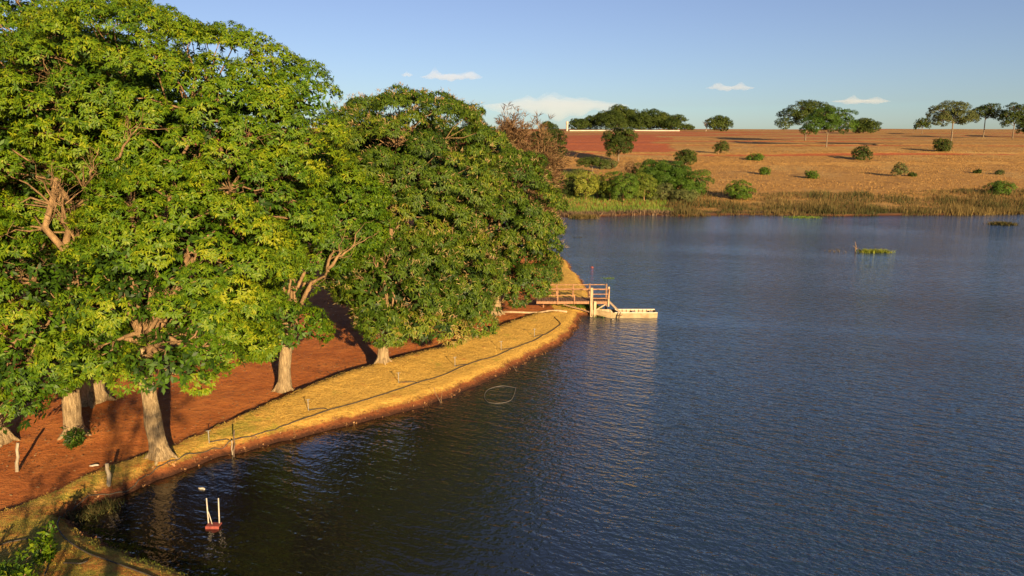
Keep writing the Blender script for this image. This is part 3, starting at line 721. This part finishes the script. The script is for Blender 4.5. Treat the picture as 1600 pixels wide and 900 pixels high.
# reeds round the far shore
P, s, t = scatter(150000, 4, 190, 112, 150, lambda P, z, s, t: (s > -1.6) & (s < 26) & (rng.uniform(0, 1, len(P)) < .30 + .65 * np.exp(-np.clip(s, 0, 50) / 7)))
right = sstep(24, 30, P[:, 0] + 2 * wob(P[:, 0], P[:, 1], .4))
tall = (.62 + .6 * wob(P[:, 0], P[:, 1] * 1.5, .16) + .4 * wob(P[:, 0], P[:, 1], .6, 2.)) * right * sstep(30, 20, s)
kk = (right > .4) & (tall > .25)
Hh = 1.35 * tall * rng.uniform(.6, 1.2, len(P)); Tt = .42 + .30 * wob(P[:, 0], P[:, 1], .16, 6.) + .22 * wob(P[:, 0], P[:, 1] * 2, .55, 1.) + rng.normal(0, .13, len(P))
V, F, T = blades(P[kk] - (0, 0, .05), Hh[kk], np.full(kk.sum(), .11), Tt[kk], .2)
tag(fast_mesh('marsh_reeds', V, F, M['reed'], T), 'tan and olive reeds fringing the far shore', kind='stuff')
kk = (right < .6) & (s > 2.6)
V, F, T = blades(P[kk] - (0, 0, .05), rng.uniform(.35, .8, kk.sum()), np.full(kk.sum(), .12), .5 + .3 * wob(P[kk, 0], P[kk, 1], .5) + rng.normal(0, .12, kk.sum()), .25)
tag(fast_mesh('marsh_grass', V, F, M['marsh_grass'], T), 'bright green marsh grass before the thicket', kind='stuff')
kk = (right < .7) & (s > -.6) & (s < 3.4)
V, F, T = blades(P[kk] - (0, 0, .05), rng.uniform(.25, .75, kk.sum()), np.full(kk.sum(), .14), rng.uniform(0, 1, kk.sum()), .5)
tag(fast_mesh('dead_reeds', V, F, M['dead_reed'], T), 'matted brown dead reeds along the muddy far shore', kind='stuff')
# dry tussocks on the pasture
P, s, t = scatter(130000, -10, 260, 126, 260, lambda P, z, s, t: (s > 9) & (P[:, 0] < .78 * P[:, 1] + 8) & (P[:, 0] > .03 * P[:, 1]) & (wob(P[:, 0], P[:, 1], .35) + wob(P[:, 0], P[:, 1], .08, 3.) + rng.normal(0, .5, len(P)) > -.2))
rk = red_at(P); q = rng.uniform(0, 1, len(P)) > rk * 1.3 + sstep(205, 260, P[:, 1]); P = P[q]
V, F, T = blades(P - (0, 0, .03), rng.uniform(.10, .30, len(P)) * np.where(P[:, 1] < 165, 1.3, 1), .0006 * P[:, 1] + .04, .5 + .25 * wob(P[:, 0], P[:, 1], .15, 4.) + rng.normal(0, .2, len(P)), .35)
tag(fast_mesh('pasture_grass', V, F, M['hill_grass'], T), 'dry orange tussock grass over the far hill', kind='stuff')
# short turf on the near bank
P, s, t = scatter(800000, -26, 9, 15, 66, lambda P, z, s, t: (t > 0.0) & (P[:, 0] > -.74 * P[:, 1] - 1) & (rng.uniform(0, 1, len(P)) < np.clip(26 / P[:, 1], 0, 1) ** 1.2))
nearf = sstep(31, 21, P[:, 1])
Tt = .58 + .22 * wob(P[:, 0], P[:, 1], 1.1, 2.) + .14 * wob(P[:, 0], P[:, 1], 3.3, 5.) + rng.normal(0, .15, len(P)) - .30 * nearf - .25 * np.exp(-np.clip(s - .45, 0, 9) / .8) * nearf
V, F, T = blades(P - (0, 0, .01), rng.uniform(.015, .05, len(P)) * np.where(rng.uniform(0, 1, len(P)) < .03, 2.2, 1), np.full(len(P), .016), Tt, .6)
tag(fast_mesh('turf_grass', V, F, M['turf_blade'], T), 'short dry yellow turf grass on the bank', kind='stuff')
# leaf litter on the red earth and clods along the eroded edge
P, s, t = scatter(50000, -30, 6, 20, 60, lambda P, z, s, t: (t < -.1) & (s > .2) & (wob(P[:, 0], P[:, 1], .8, 1.) + rng.normal(0, .6, len(P)) > .2))
V, F, T = leaves(P + (0, 0, .015), np.tile([0, 0, 1.0], (len(P), 1)), rng.uniform(0, 1, len(P)), 1, .13, .05, .0, (75, 95))
tag(fast_mesh('leaf_litter', V, F, M['litter'], T), 'fallen dry leaves strewn over the red earth', kind='stuff')
P, s, t = scatter(60000, -18, 9, 16, 72, lambda P, z, s, t: (t < .05) & (s > -.25) & (s < .6))
V, F, T = leaves(P + (0, 0, .01), nrm(rng.normal(0, .5, (len(P), 3)) + (0, 0, 1)), rng.uniform(0, .6, len(P)), 3, .10, .06, .0, (50, 100))
tag(fast_mesh('bank_debris', V, F, M['litter'], T), 'crumbled earth and dead leaves along the eroded water edge', kind='stuff')

# ------------------------------------------------------------------ the pier
pb = on_z(923, 494); YP = pb[1]
def X(u, y=YP): return (u - 800) / FPX * (y * math.cos(PITCH) + CAM_H * math.sin(PITCH)) * 1.0
zd = 1.02; xa, xb = X(838), X(951); y0, y1 = YP - .05, YP + 1.15
pier = empty('pier', (float(xa), float(YP), .6), 'small wooden pier with railings reaching from the turf to the water', 'pier')
npl = 30
pw = (xb - xa) / npl
plank_me = None
for i in range(npl):
    m = MB(); m.box((0, 0, 0), (pw * .80, y1 - y0 + rng.uniform(0, .08), .035))
    if plank_me is None or i % 6 == 0:
        o = m.build('plank', M['wood']); plank_me = o.data; o.parent = pier
    else: o = link(bpy.data.objects.new('plank', plank_me), pier)
    o.location = (float(i * pw + pw / 2), float((y0 + y1) / 2 - YP), float(zd - .6 + rng.uniform(-.006, .006))); o.rotation_euler.z = rng.uniform(-.02, .02)
for y in (y0 + .06, y1 - .06):
    m = MB(); m.bar((xa, y, zd - .105), (xb, y, zd - .105), .08, .16); m.build('beam', M['wood_red'], pier, bevel=.008)
def ppost(x, y, zb, zt, w, mt): m = MB(); m.bar((x, y, zb), (x, y, zt), w, w); return m.build('post', M[mt], pier, bevel=.01)
for x in (X(923.5), X(929)): ppost(x, y0 - .06, -.7, zd + .02 if x > X(925) else zd + .92, .17, 'wood_white')
ppost(X(923.5), y1 + .06, -.7, zd + .95, .12, 'wood')
ppost(xb - .04, y0 - .02, zd - .35, zd + .98, .11, 'wood_white'); ppost(xb - .04, y1 + .02, -.7, zd + .95, .11, 'wood')
for u in (871, 897): ppost(X(u), y0 - .02, zd - .2, zd + (.92 if u < 880 else .42), .07, 'wood_red')
for u in (850, 871, 897): ppost(X(u), y1 + .02, -.1, zd + .88, .08, 'wood_red')
def rail(a, b, w=.045, h=.055): m = MB(); m.bar(a, b, w, h); return m.build('rail', M['wood_red'], pier, bevel=.005)
for dz in (.86, .52): rail((xa, y1 + .09, zd + dz), (xb, y1 + .09, zd + dz + .02))
for dz in (.84, .50, .22): rail((X(924), y0 - .10, zd + dz), (xb, y0 - .10, zd + dz))
rail((xa, y0 - .10, zd + .84), (X(924), y0 - .10, zd + .86), .05, .05); rail((xa, y0 - .10, zd + .42), (X(897), y0 - .10, zd + .42), .05, .05)
for y in (y0 - .15, y0 + .03):
    rail((xb - .1, y, zd + .2), (xb - .02, y, zd + .85), .04, .04)
m = MB(); m.bar((X(930), y0 - .05, .42), (X(945), y0 - .05, zd - .2), .06, .08); m.build('brace', M['wood_white'], pier)
m = MB(); m.bar((X(921), y1, .35), (X(905), y1, zd - .2), .06, .08); m.build('brace', M['wood'], pier)
m = MB(); m.bar((X(921), y0, .30), (X(880), y0, zd - .2), .05, .07); m.build('brace', M['wood'], pier)
m = MB(); m.bar((xb, YP + .1, zd - .03), (X(968), YP - .1, .30), .30, .05); m.build('gangplank', M['wood_white'], pier)
# dark water plants growing round the pier foot
def plant_patch(name, label, cat, pts, H, mat, n_each=60, W=.05, spread=.35, lean=.4, group=None, tint=.5):
    P = np.concatenate([np.asarray(p) + np.column_stack([rng.normal(0, spread, n_each), rng.normal(0, spread, n_each), np.zeros(n_each)]) for p in pts])
    zz = np.maximum(gz(P), 0.0) - .02; P[:, 2] = zz; o = P.mean(0)
    V, F, T = blades(P, H * rng.uniform(.5, 1.2, len(P)), np.full(len(P), W), tint + rng.normal(0, .2, len(P)), lean)
    return tag(fast_mesh(name, V - o, F, M[mat], T), label, cat, group), o
def plant(*a, **k):
    ob, o = plant_patch(*a, **k); ob.location = tuple(o); return ob
plant('water_plants', 'dark green plants under the pier at the waterline', 'plant', [on_z(u, v) for u, v in ((875, 486), (890, 487), (905, 487), (915, 488), (930, 491), (940, 492))], .28, 'marsh_grass', 240, .05, .38, .5, tint=.25)
plant('reed_clump', 'low grassy clump with orange stems standing off the far muddy shore', 'plant', [on_z(u, 341) for u in (900, 905, 911, 917, 922)], .75, 'reed', 160, .10, .55, tint=.5)
plant('floating_plants', 'yellow green floating weeds in the middle of the lake', 'plant', [on_z(u, 394) for u in (1351, 1357, 1362, 1370, 1382)], .36, 'yellow_shrub', 130, .10, .35, .8, tint=.6)
plant('floating_plants', 'weed patch near the far shore at the right edge', 'plant', [on_z(u, 351) for u in (1558, 1561, 1564, 1567, 1570, 1573)], .45, 'reed', 160, .14, .5, .7, tint=.3)
plant('floating_plants', 'faint sparse brown weeds left of the mid lake weeds', 'plant', [on_z(u, 393) for u in (1296, 1302, 1310)], .30, 'reed', 10, .06, .5, .6, tint=.7)
plant('floating_plants', 'flat green weed patch hugging the reeds of the far shore', 'plant', [on_z(u, 340) for u in (1240, 1248, 1256, 1264, 1272)], .25, 'marsh_grass', 100, .12, .8, .8, tint=.6)
plant('floating_plants', 'small green weed mat off the pier end', 'plant', [on_z(u, 435) for u in (948, 955)], .10, 'marsh_grass', 60, .06, .2, 1.2, tint=.5)
plant('floating_plants', 'thin weed sliver on the far water left', 'plant', [on_z(u, 371) for u in (898, 903, 908)], .12, 'reed', 30, .08, .3, 1.2, tint=.2)
w_ = plant('water_weeds', 'brown weeds and dead stalks in the dark corner of the inlet', None, [on_z(u, 812 - (u - 122) * .42) for u in range(122, 172, 6)], .22, 'reed', 70, .04, .22, .7, tint=.25); w_['kind'] = 'stuff'
m = MB(); p = on_z(1336, 394); m.tube([p - (0, 0, .3), p + (.05, 0, .6), p + (-.1, 0, 1.15)], [.06, .05, .02], 5); m.tube([p + (.03, 0, .3), p + (.35, .1, .45)], [.04, .02], 4)
m.tube([p + (.04, 0, .45), p + (-.3, 0, .7)], [.035, .015], 4)
tag(m.build('dead_branch', M['limb']), 'pinkish dead branch sticking out of the mid lake', 'branch')

# ------------------------------------------------------------------ the boat
bl = on_z(934, 497); br = on_z(1028, 498)
bx0, bx1, by = bl[0] - .35, br[0], bl[1]
BL = bx1 - bx0; BW = 1.05
boat = empty('boat', (float(bx0), float(by), 0), 'long flat cream punt with ribbed inside moored at the pier', 'boat')
def hull(inset, zt, zb):
    k = np.linspace(0, 1, 15); out = []
    for t in k:
        taper = sstep(0, .32, t) * .80 + .20; rise = .22 * (1 - sstep(0, .4, t)) ; w = BW / 2 * taper - inset
        x = bx0 + inset + (BL - 2 * inset) * t; yc = by + BW / 2
        out.append([(x, yc - w, zt + rise * .5), (x, yc - w * .9, zb + rise), (x, yc + w * .9, zb + rise), (x, yc + w, zt + rise * .5)])
    return np.array(out)
o_, i_ = hull(0, .34, -.08), hull(.05, .34, .04)
V = np.concatenate([o_.reshape(-1, 3), i_.reshape(-1, 3)]); F = []; n_ = 15; q = 60
for i in range(n_ - 1):
    for j in range(3):
        F.append((i * 4 + j, (i + 1) * 4 + j, (i + 1) * 4 + j + 1, i * 4 + j + 1)); F.append((q + i * 4 + j, q + i * 4 + j + 1, q + (i + 1) * 4 + j + 1, q + (i + 1) * 4 + j))
    for j in (0, 3): F.append((i * 4 + j, q + i * 4 + j, q + (i + 1) * 4 + j, (i + 1) * 4 + j)[::(1 if j == 0 else -1)])
for i in (0, n_ - 1):
    F.append(tuple(i * 4 + j for j in range(4))); F.append(tuple(q + i * 4 + j for j in range(4)))
    F.append((i * 4, i * 4 + 3, q + i * 4 + 3, q + i * 4))
m = MB(); m.add(V, F); hull_o = m.build('hull', M['hull'], boat)
for i in range(11):
    x = bx0 + BL * (.30 + .064 * i)
    m = MB(); m.bar((x, by + BW - .075, .07), (x, by + BW - .065, .35), .05, .05); m.bar((x, by + .09, .085), (x, by + BW - .09, .085), .05, .04); m.build('rib', M['wood'], hull_o)
for y in (by + .015, by + BW - .015): 
    m = MB(); m.bar((bx0 + BL * .34, y, .362), (bx1, y, .362), .07, .045); m.build('gunwale', M['hull_white'], hull_o)
for f in (.42, .66, .93):
    m = MB(); m.box((bx0 + BL * f, by + BW / 2, .27), (.24, BW - .12, .03)); m.build('seat', M['hull_white'], boat, bevel=.005)
m = MB(); m.bar(on_z(952, 496) + (0, 0, -.15), on_z(956, 504) + (.05, -.1, .22), .05, .05); tag(m.build('mooring_stake', M['white']), 'short pale stake leaning in the water by the boat bow', 'stake')
m = MB(); p = on_z(966, 498); m.tube([p - (0, .1, .3), p + (.05, -.1, .25), p + (.12, -.1, .45)], [.05, .045, .03], 6); m.tube([p + (.05, -.1, .2), p + (.25, -.15, .3)], [.04, .02], 5)
tag(m.build('driftwood', M['stake']), 'dark crooked stump in the water before the boat', 'driftwood')

# ------------------------------------------------------------------ hoses, stakes and small things on the bank
def smoothpath(P, k=8):
    P = np.asarray(P, float); t = np.linspace(0, len(P) - 1, (len(P) - 1) * k + 1); out = []
    for s_ in t:
        i = min(int(s_), len(P) - 2); f = s_ - i
        p0, p1, p2, p3 = P[max(i - 1, 0)], P[i], P[i + 1], P[min(i + 2, len(P) - 1)]
        out.append(.5 * (2 * p1 + (p2 - p0) * f + (2 * p0 - 5 * p1 + 4 * p2 - p3) * f * f + (3 * p1 - p0 - 3 * p2 + p3) * f ** 3))
    return np.array(out)
def hose(name, label, pix, r, mat, k=8, water_level=False):
    P = [on_z(u, v, .01) if water_level else place(u, v) for u, v in pix]
    Q = smoothpath(P, k)
    Q[:, 2] = .012 if water_level else gz(Q) + r + .015
    m = MB(); m.tube(Q, r, 6); return tag(m.build(name, M[mat], smooth=True), label, 'hose')
main_px = [(866, 496), (874, 504), (875, 509), (862, 518), (850, 524), (832, 534), (802, 545), (775, 557), (730, 571), (693, 588), (647, 602), (593, 620), (547, 635),
           (510, 645), (463, 661), (410, 678), (363, 690), (344, 703), (325, 713), (280, 728), (248, 741), (227, 753), (200, 770), (160, 777), (120, 795), (101, 806), (93, 815), (91, 828), (108, 850), (136, 866), (180, 884), (222, 899), (260, 915)]
hose('irrigation_hose', 'long dark hose snaking the whole length of the turf', main_px, .020, 'hose')
hose('garden_hose', 'dark hose curling across the grass in the bottom left corner', [(-30, 866), (0, 857), (24, 849), (48, 848), (70, 854), (79, 866), (77, 884), (70, 900)], .019, 'hose')
hose('garden_hose', 'short dark hose piece lying by the bottom left plant', [(100, 885), (113, 882), (126, 883), (137, 879)], .019, 'hose')
hose('hose_loop', 'pale hose loop floating beside the turf edge', [(806, 606), (785, 603), (764, 608), (757, 618), (762, 628), (780, 630), (797, 626), (803, 617), (806, 606)], .012, 'pale_hose', water_level=True)
def sprinkler(label, u, v, hu, hv):
    p = place(u, v); q = place(hu, hv); e = empty('sprinkler', tuple(p), label, 'sprinkler', 'sprinklers along the turf hose')
    m = MB(); m.tube([p - (0, 0, .05), p + (.0, 0, .42)], [.014, .014], 6); m.build('riser', M['pipe_grey'], e)
    m = MB(); m.tube([p + (0, 0, .40), p + (.0, 0, .47)], [.022, .02], 6); m.tube([p + (-.09, 0, .46), p + (.09, 0, .48)], [.010, .010], 5); m.build('sprinkler_head', M['pipe_grey'], e)
    c = smoothpath([p, p * .45 + q * .55 + (.1, .15, 0), q], 5); c[:, 2] = gz(c) + .03
    m = MB(); m.tube(c, .02, 5); m.build('feeder_hose', M['hose'], e)
sprinkler('sprinkler nearest the dark stake on the turf', 327, 693, 358, 692)
sprinkler('sprinkler on the turf below the forked mango tree', 482, 642, 512, 643)
sprinkler('sprinkler on the turf below the broad mango tree', 623, 600, 655, 600)
sprinkler('sprinkler on the turf above the thin sticks', 711, 574, 732, 571)
sprinkler('sprinkler on the turf above the floating hose loop', 783, 547, 803, 545)
sprinkler('sprinkler on the turf nearest the pier', 835, 527, 850, 524)
def stick(name, label, cat, u, v, top, r, mat, bend=.02, n=6, at_water=False, tr=.8, group=None):
    p = on_z(u, v, 0) if at_water else place(u, v); t = at(top[0], top[1], p[1])
    pts = curve_pts(p - (0, 0, .2), t, n, 0, bend); m = MB(); m.tube(pts, np.linspace(r, r * tr, n), 8, .08); return tag(m.build(name, M[mat], smooth=True), label, cat, group)
stick('fence_post', 'pale wooden post standing alone at the far left on red earth', 'post', 26, 737, (28, 692), .06, 'post')
stick('fence_post', 'short weathered stump post on the shaded turf', 'post', 170, 757, (167, 724), .07, 'post', .03)
stick('stake', 'dark thin stake on the eroded bank edge', 'stake', 365, 721, (366, 672), .03, 'stake', .02)
stick('stake', 'short white stake leaning beside the dark thin stake', 'stake', 363, 714, (362, 688), .026, 'post', .01)
stick('dry_stick', 'crooked thin dark stick on the turf edge', 'stick', 692, 640, (678, 605), .022, 'stake', .03, tr=.4)
stick('dry_stick', 'pale straight stick beside the crooked dark stick', 'stick', 690, 639, (691, 611), .018, 'limb', .02, tr=.4)
stick('dry_stick', 'thin twig leaning at the water edge near the hose loop', 'stick', 817, 590, (801, 570), .022, 'stake', .02, tr=.4)
def log(name, label, cat, a, b, r, mat):
    A, B = place(*a), place(*b); pts = curve_pts(A, B, 8, 0, .006); pts[:, 2] = np.maximum(gz(pts), A[2] * .5 + B[2] * .5 - .05) + r * .8
    m = MB(); m.tube(pts, np.linspace(r, r * .85, 8), 9, .06); return tag(m.build(name, M[mat], smooth=True), label, cat)
log('white_pole', 'long whitewashed pole lying on the bank left of the pier', 'pole', (786, 489), (886, 489), .075, 'wood_white')
log('fallen_log', 'short fallen log on the red earth below the mango crowns', 'log', (716, 524), (746, 529), .11, 'bark')
# white litter and the red float
def lump(name, label, cat, p, size, mat, sub=2, rz=0.0):
    bm = bmesh.new(); bmesh.ops.create_icosphere(bm, subdivisions=sub, radius=.5)
    for v in bm.verts: v.co *= 1 + .18 * math.sin(v.co.x * 9 + v.co.y * 7) ; v.co.x *= size[0]; v.co.y *= size[1]; v.co.z *= size[2]
    me = bpy.data.meshes.new(name); bm.to_mesh(me); bm.free(); me.materials.append(M[mat]); o = link(bpy.data.objects.new(name, me)); o.location = tuple(p); o.rotation_euler.z = rz
    return tag(o, label, cat)
lump('litter', 'crumpled white scrap on the red earth by the stump post', 'litter', place(148, 729) + (0, 0, .05), (.30, .12, .06), 'white', rz=.3)
lump('float', 'oval white float drifting below the dark stake', 'float', on_z(316, 764) + (0, 0, .02), (.28, .10, .07), 'white', rz=-.3)
p = on_z(925, 418); e = empty('buoy', tuple(p), 'small reddish brown float on the water beyond the pier', 'buoy')
m = MB(); m.tube([p + (0, 0, -.08), p + (0, 0, .0), p + (0, 0, .07), p + (0, 0, .11)], [.10, .16, .13, .05], 10); m.build('float_body', M['red_paint'], e, smooth=True)
m = MB(); m.tube([p + (0, 0, .10), p + (0, 0, .13)], [.02, .02], 6); m.build('eyelet', M['stake'], e)

# red seat with two white uprights standing in the shallows
p = on_z(334, 822); zw = np.array([0, 0, 1.0]); seat = empty('water_chair', tuple(p), 'red seat with two white uprights standing in dark water', 'chair')
for u in (-.165, .17):
    m = MB(); a = p + (u * .9, 0, -.4); b_ = p + (u * 1.05, .06, .86); m.tube([a, (a + b_) / 2, b_], [.020, .020, .018], 8); m.build('upright', M['white'], seat, smooth=True)
m = MB(); m.box(p + (0.02, -.05, .06), (.40, .26, .05)); m.build('seat_board', M['red_paint'], seat, bevel=.012)
m = MB(); m.box(p + (0.02, -.16, .0), (.40, .04, .10)); m.build('front_rail', M['red_paint'], seat, bevel=.01)
m = MB(); m.tube([p + (-.14, .03, .45), p + (-.09, .0, .30), p + (-.02, -.05, .09)], [.013, .013, .013], 6); m.build('strut', M['white'], seat, smooth=True)

# ------------------------------------------------------------------ plants at the left
def leafy(name, label, p, r, h, n, leafm, Ln, W, tint=.5, group=None, stems=8):
    p = np.asarray(p, float); e = empty(name, tuple(p), label, 'plant', group); m = MB(); Pl = []; Al = []
    for q in range(stems):
        a = rng.uniform(0, 6.28); rr = r * math.sqrt(rng.uniform(0, 1)); tip = p + np.array([math.cos(a) * rr, math.sin(a) * rr, h * rng.uniform(.5, 1)])
        c = curve_pts(p - (0, 0, .05), tip, 6, .05, .06); m.tube(c, np.linspace(.02, .006, 6), 4, 0, False)
        k = n // stems; f = rng.uniform(.35, 1, k); i = (f * 5).astype(int)
        Pl.append(c[i] + rng.normal(0, .13 * r + .04, (k, 3))); Al.append(nrm(rng.normal(0, .5, (k, 3)) + (0, -.2, 1)))
    m.build('stems', M['limb'], e); Pl = np.concatenate(Pl); Al = np.concatenate(Al)
    V, F, t = leaves(Pl, Al, tint + rng.normal(0, .2, len(Pl)), 6, Ln, W, .3, (40, 100)); fast_mesh('leaves', V, F, M[leafm], t, e, p); return e
leafy('sprout_plant', 'dark leafy sprouts at the foot of a pale mango trunk', place(115, 700), .45, .65, 170, 'mango2', .17, .05, .25, stems=10)
leafy('garden_plant', 'bright leafy plant growing in the bottom left corner', place(8, 930), .85, .6, 240, 'mango', .15, .06, .5, stems=18)
leafy('garden_plant', 'small upright leafy plant above the bottom left corner plant', place(70, 885), .40, 1.0, 110, 'mango', .15, .06, .5, stems=6)

# a young tree below the frame, on the near bank: its branches throw the shadows over the turf on the left
def young_tree(label, base, h, w, nl, cr):
    base = np.asarray(base, float); base[2] = gz(base[None])[0]
    lobes = [(base + np.array([rng.uniform(-.4, .4) * w, rng.uniform(-.4, .4) * w, h * rng.uniform(.87, .96)]), np.array([.30 * w, .30 * w, .05 * h])) for _ in range(nl)]
    return tree('young_tree', label, 'tree', [base, base + (.05, .1, h * .25), base + (.1, .1, h * .5)], .13, lobes, group='young trees on the near bank', spacing=.75, cr=cr, dens=7, tint=.5, zmin=1.0, roots=False, inner=0, sub=2)
young_tree('young leafy tree behind the viewpoint on the near bank', (-2.7, -1.0, 0), 8.4, 2.9, 4, .34)
yb = np.array([-8.4, 8.6, 0]); yb[2] = gz(yb[None])[0]
dry_tree('young_tree', 'thin young tree with few leaves on the near bank below the view', yb, 3.9, 3.0, 4, 5, tw=.012, r0=.06)

# ------------------------------------------------------------------ wall and water tower on the skyline
wl_ = empty('boundary_wall', tuple(place(905, 209)), 'long white boundary wall in front of the skyline wood', 'wall')
m = MB(); us = np.linspace(890, 1062, 15); vv = np.interp(us, [890, 940, 1062], [209, 206, 204.5])
pts = []
for u in us:
    p = at(u, 206, 520); p[2] = gz(p[None])[0]; pts.append(p)
for a, b_ in zip(pts[:-1], pts[1:]):
    h_ = .75; V = [a - (0, .15, .6), b_ - (0, .15, .6), b_ + (0, -.15, h_), a + (0, -.15, h_), a + (0, .15, -.6), b_ + (0, .15, -.6), b_ + (0, .15, h_), a + (0, .15, h_)]
    mm = MB(); mm.add(V, [(0, 1, 2, 3), (5, 4, 7, 6), (3, 2, 6, 7), (0, 3, 7, 4), (1, 5, 6, 2)]); mm.build('wall_section', M['wall_white'], wl_)
p = at(886, 206, 540); p[2] = gz(p[None])[0]
tw = empty('water_tower', tuple(p), 'slim white water tower on the skyline left of the wood', 'tower')
m = MB(); m.tube([p - (0, 0, .5), p + (0, 0, 5.0)], [.75, .75], 14); m.build('shaft', M['wall_white'], tw, smooth=False)
m = MB(); m.tube([p + (0, 0, 5.0), p + (0, 0, 5.2), p + (0, 0, 6.6), p + (0, 0, 6.9)], [.75, .98, .98, .5], 14); m.build('tank', M['wall_white'], tw, smooth=False)

# ------------------------------------------------------------------ clouds: real volumes of air far beyond the hill
def cloud_mat(dens):
    m = bpy.data.materials.new('cloud_vapour'); m.use_nodes = True; nt = m.node_tree; nt.nodes.remove(nt.nodes['Principled BSDF'])
    v = node(nt, 'ShaderNodeVolumePrincipled'); v.inputs['Color'].default_value = (.97, .97, .97, 1); v.inputs['Density'].default_value = dens; v.inputs['Anisotropy'].default_value = 0.0
    nt.links.new(v.outputs[0], nt.nodes['Material Output'].inputs['Volume']); return m
def cloud(label, u, v, wpx, hpx, lumps, D=6000, seed=0, dens=.02, belly=.35):
    c = at(u, v, D); s = D / FPX; a = wpx * s / 2; hh = hpx * s; r_ = np.random.default_rng(seed)
    nxx, nyy = 60, 14; X1 = np.linspace(-1, 1, nxx); Y1 = np.linspace(-1, 1, nyy); XX, YY = np.meshgrid(X1, Y1); q = np.clip(1 - XX ** 2 - YY ** 2, 0, 1)
    top = .18 * q ** .5
    for (x0, hgt, wd) in lumps: top = top + hgt * np.exp(-((XX - x0) / wd) ** 2 - (YY / .7) ** 2)
    for f in (9, 17, 31): top = top * (1 + .9 / f ** .5 * np.sin(XX * f + seed) * np.cos(YY * f * .6 + seed * 2))
    edge = sstep(0, .30, q); topz = hh * top * edge * .9 + .002 * hh; bot = -belly * hh * q ** .6 * (1 + .3 * np.sin(XX * 7 + seed) + .2 * np.sin(XX * 19 + seed)) - .002 * hh
    th = np.sqrt(np.clip(XX ** 2 + YY ** 2, 1e-9, None)); sc = np.where(th > 1, 1 / th, 1); PX, PY = XX * sc * a, YY * sc * a * .35
    Vt = np.stack([PX, PY, topz], -1).reshape(-1, 3); Vb = np.stack([PX, PY, bot], -1).reshape(-1, 3); i = np.arange(nxx * nyy).reshape(nyy, nxx); n0 = nxx * nyy
    qt = np.stack([i[:-1, :-1], i[:-1, 1:], i[1:, 1:], i[1:, :-1]], -1).reshape(-1, 4); qb = qt[:, ::-1] + n0
    rim = np.concatenate([i[0, :], i[1:, -1], i[-1, -2::-1], i[-2:0:-1, 0]]); nx_ = np.roll(rim, -1); qs = np.stack([rim, rim + n0, nx_ + n0, nx_], -1)
    o = fast_mesh('cloud', np.concatenate([Vt, Vb]), np.concatenate([qt, qb, qs]), cloud_mat(dens)); o.location = tuple(c)
    return tag(o, label, 'cloud', 'small clouds low in the sky')
cloud('widest cloud, puffy white on top with a lavender base', 868, 164, 225, 24, [(-.5, .22, .12), (-.36, .38, .09), (-.14, .5, .10), (-.02, .42, .08), (.14, .36, .12), (.36, .30, .12), (.55, .14, .12)], seed=1, dens=.0012, belly=.7)
cloud('thin cloud high above the mango trees with two puffs', 706, 120, 96, 14, [(-.55, .75, .16), (.6, .55, .22), (0, .2, .3)], seed=2, dens=.0030)
cloud('short thin cloud over the middle of the pasture', 1141, 137, 76, 11, [(-.5, .7, .2), (.4, .65, .18)], seed=3, dens=.0030)
cloud('small flat cloud above the skyline pair of trees', 1345, 158, 92, 11, [(-.3, .65, .16), (.5, .45, .25)], seed=4, dens=.0030)
cloud('faint wisp of cloud left of the thin high cloud', 636, 117, 18, 7, [(0, .5, .5)], seed=5, dens=.010)
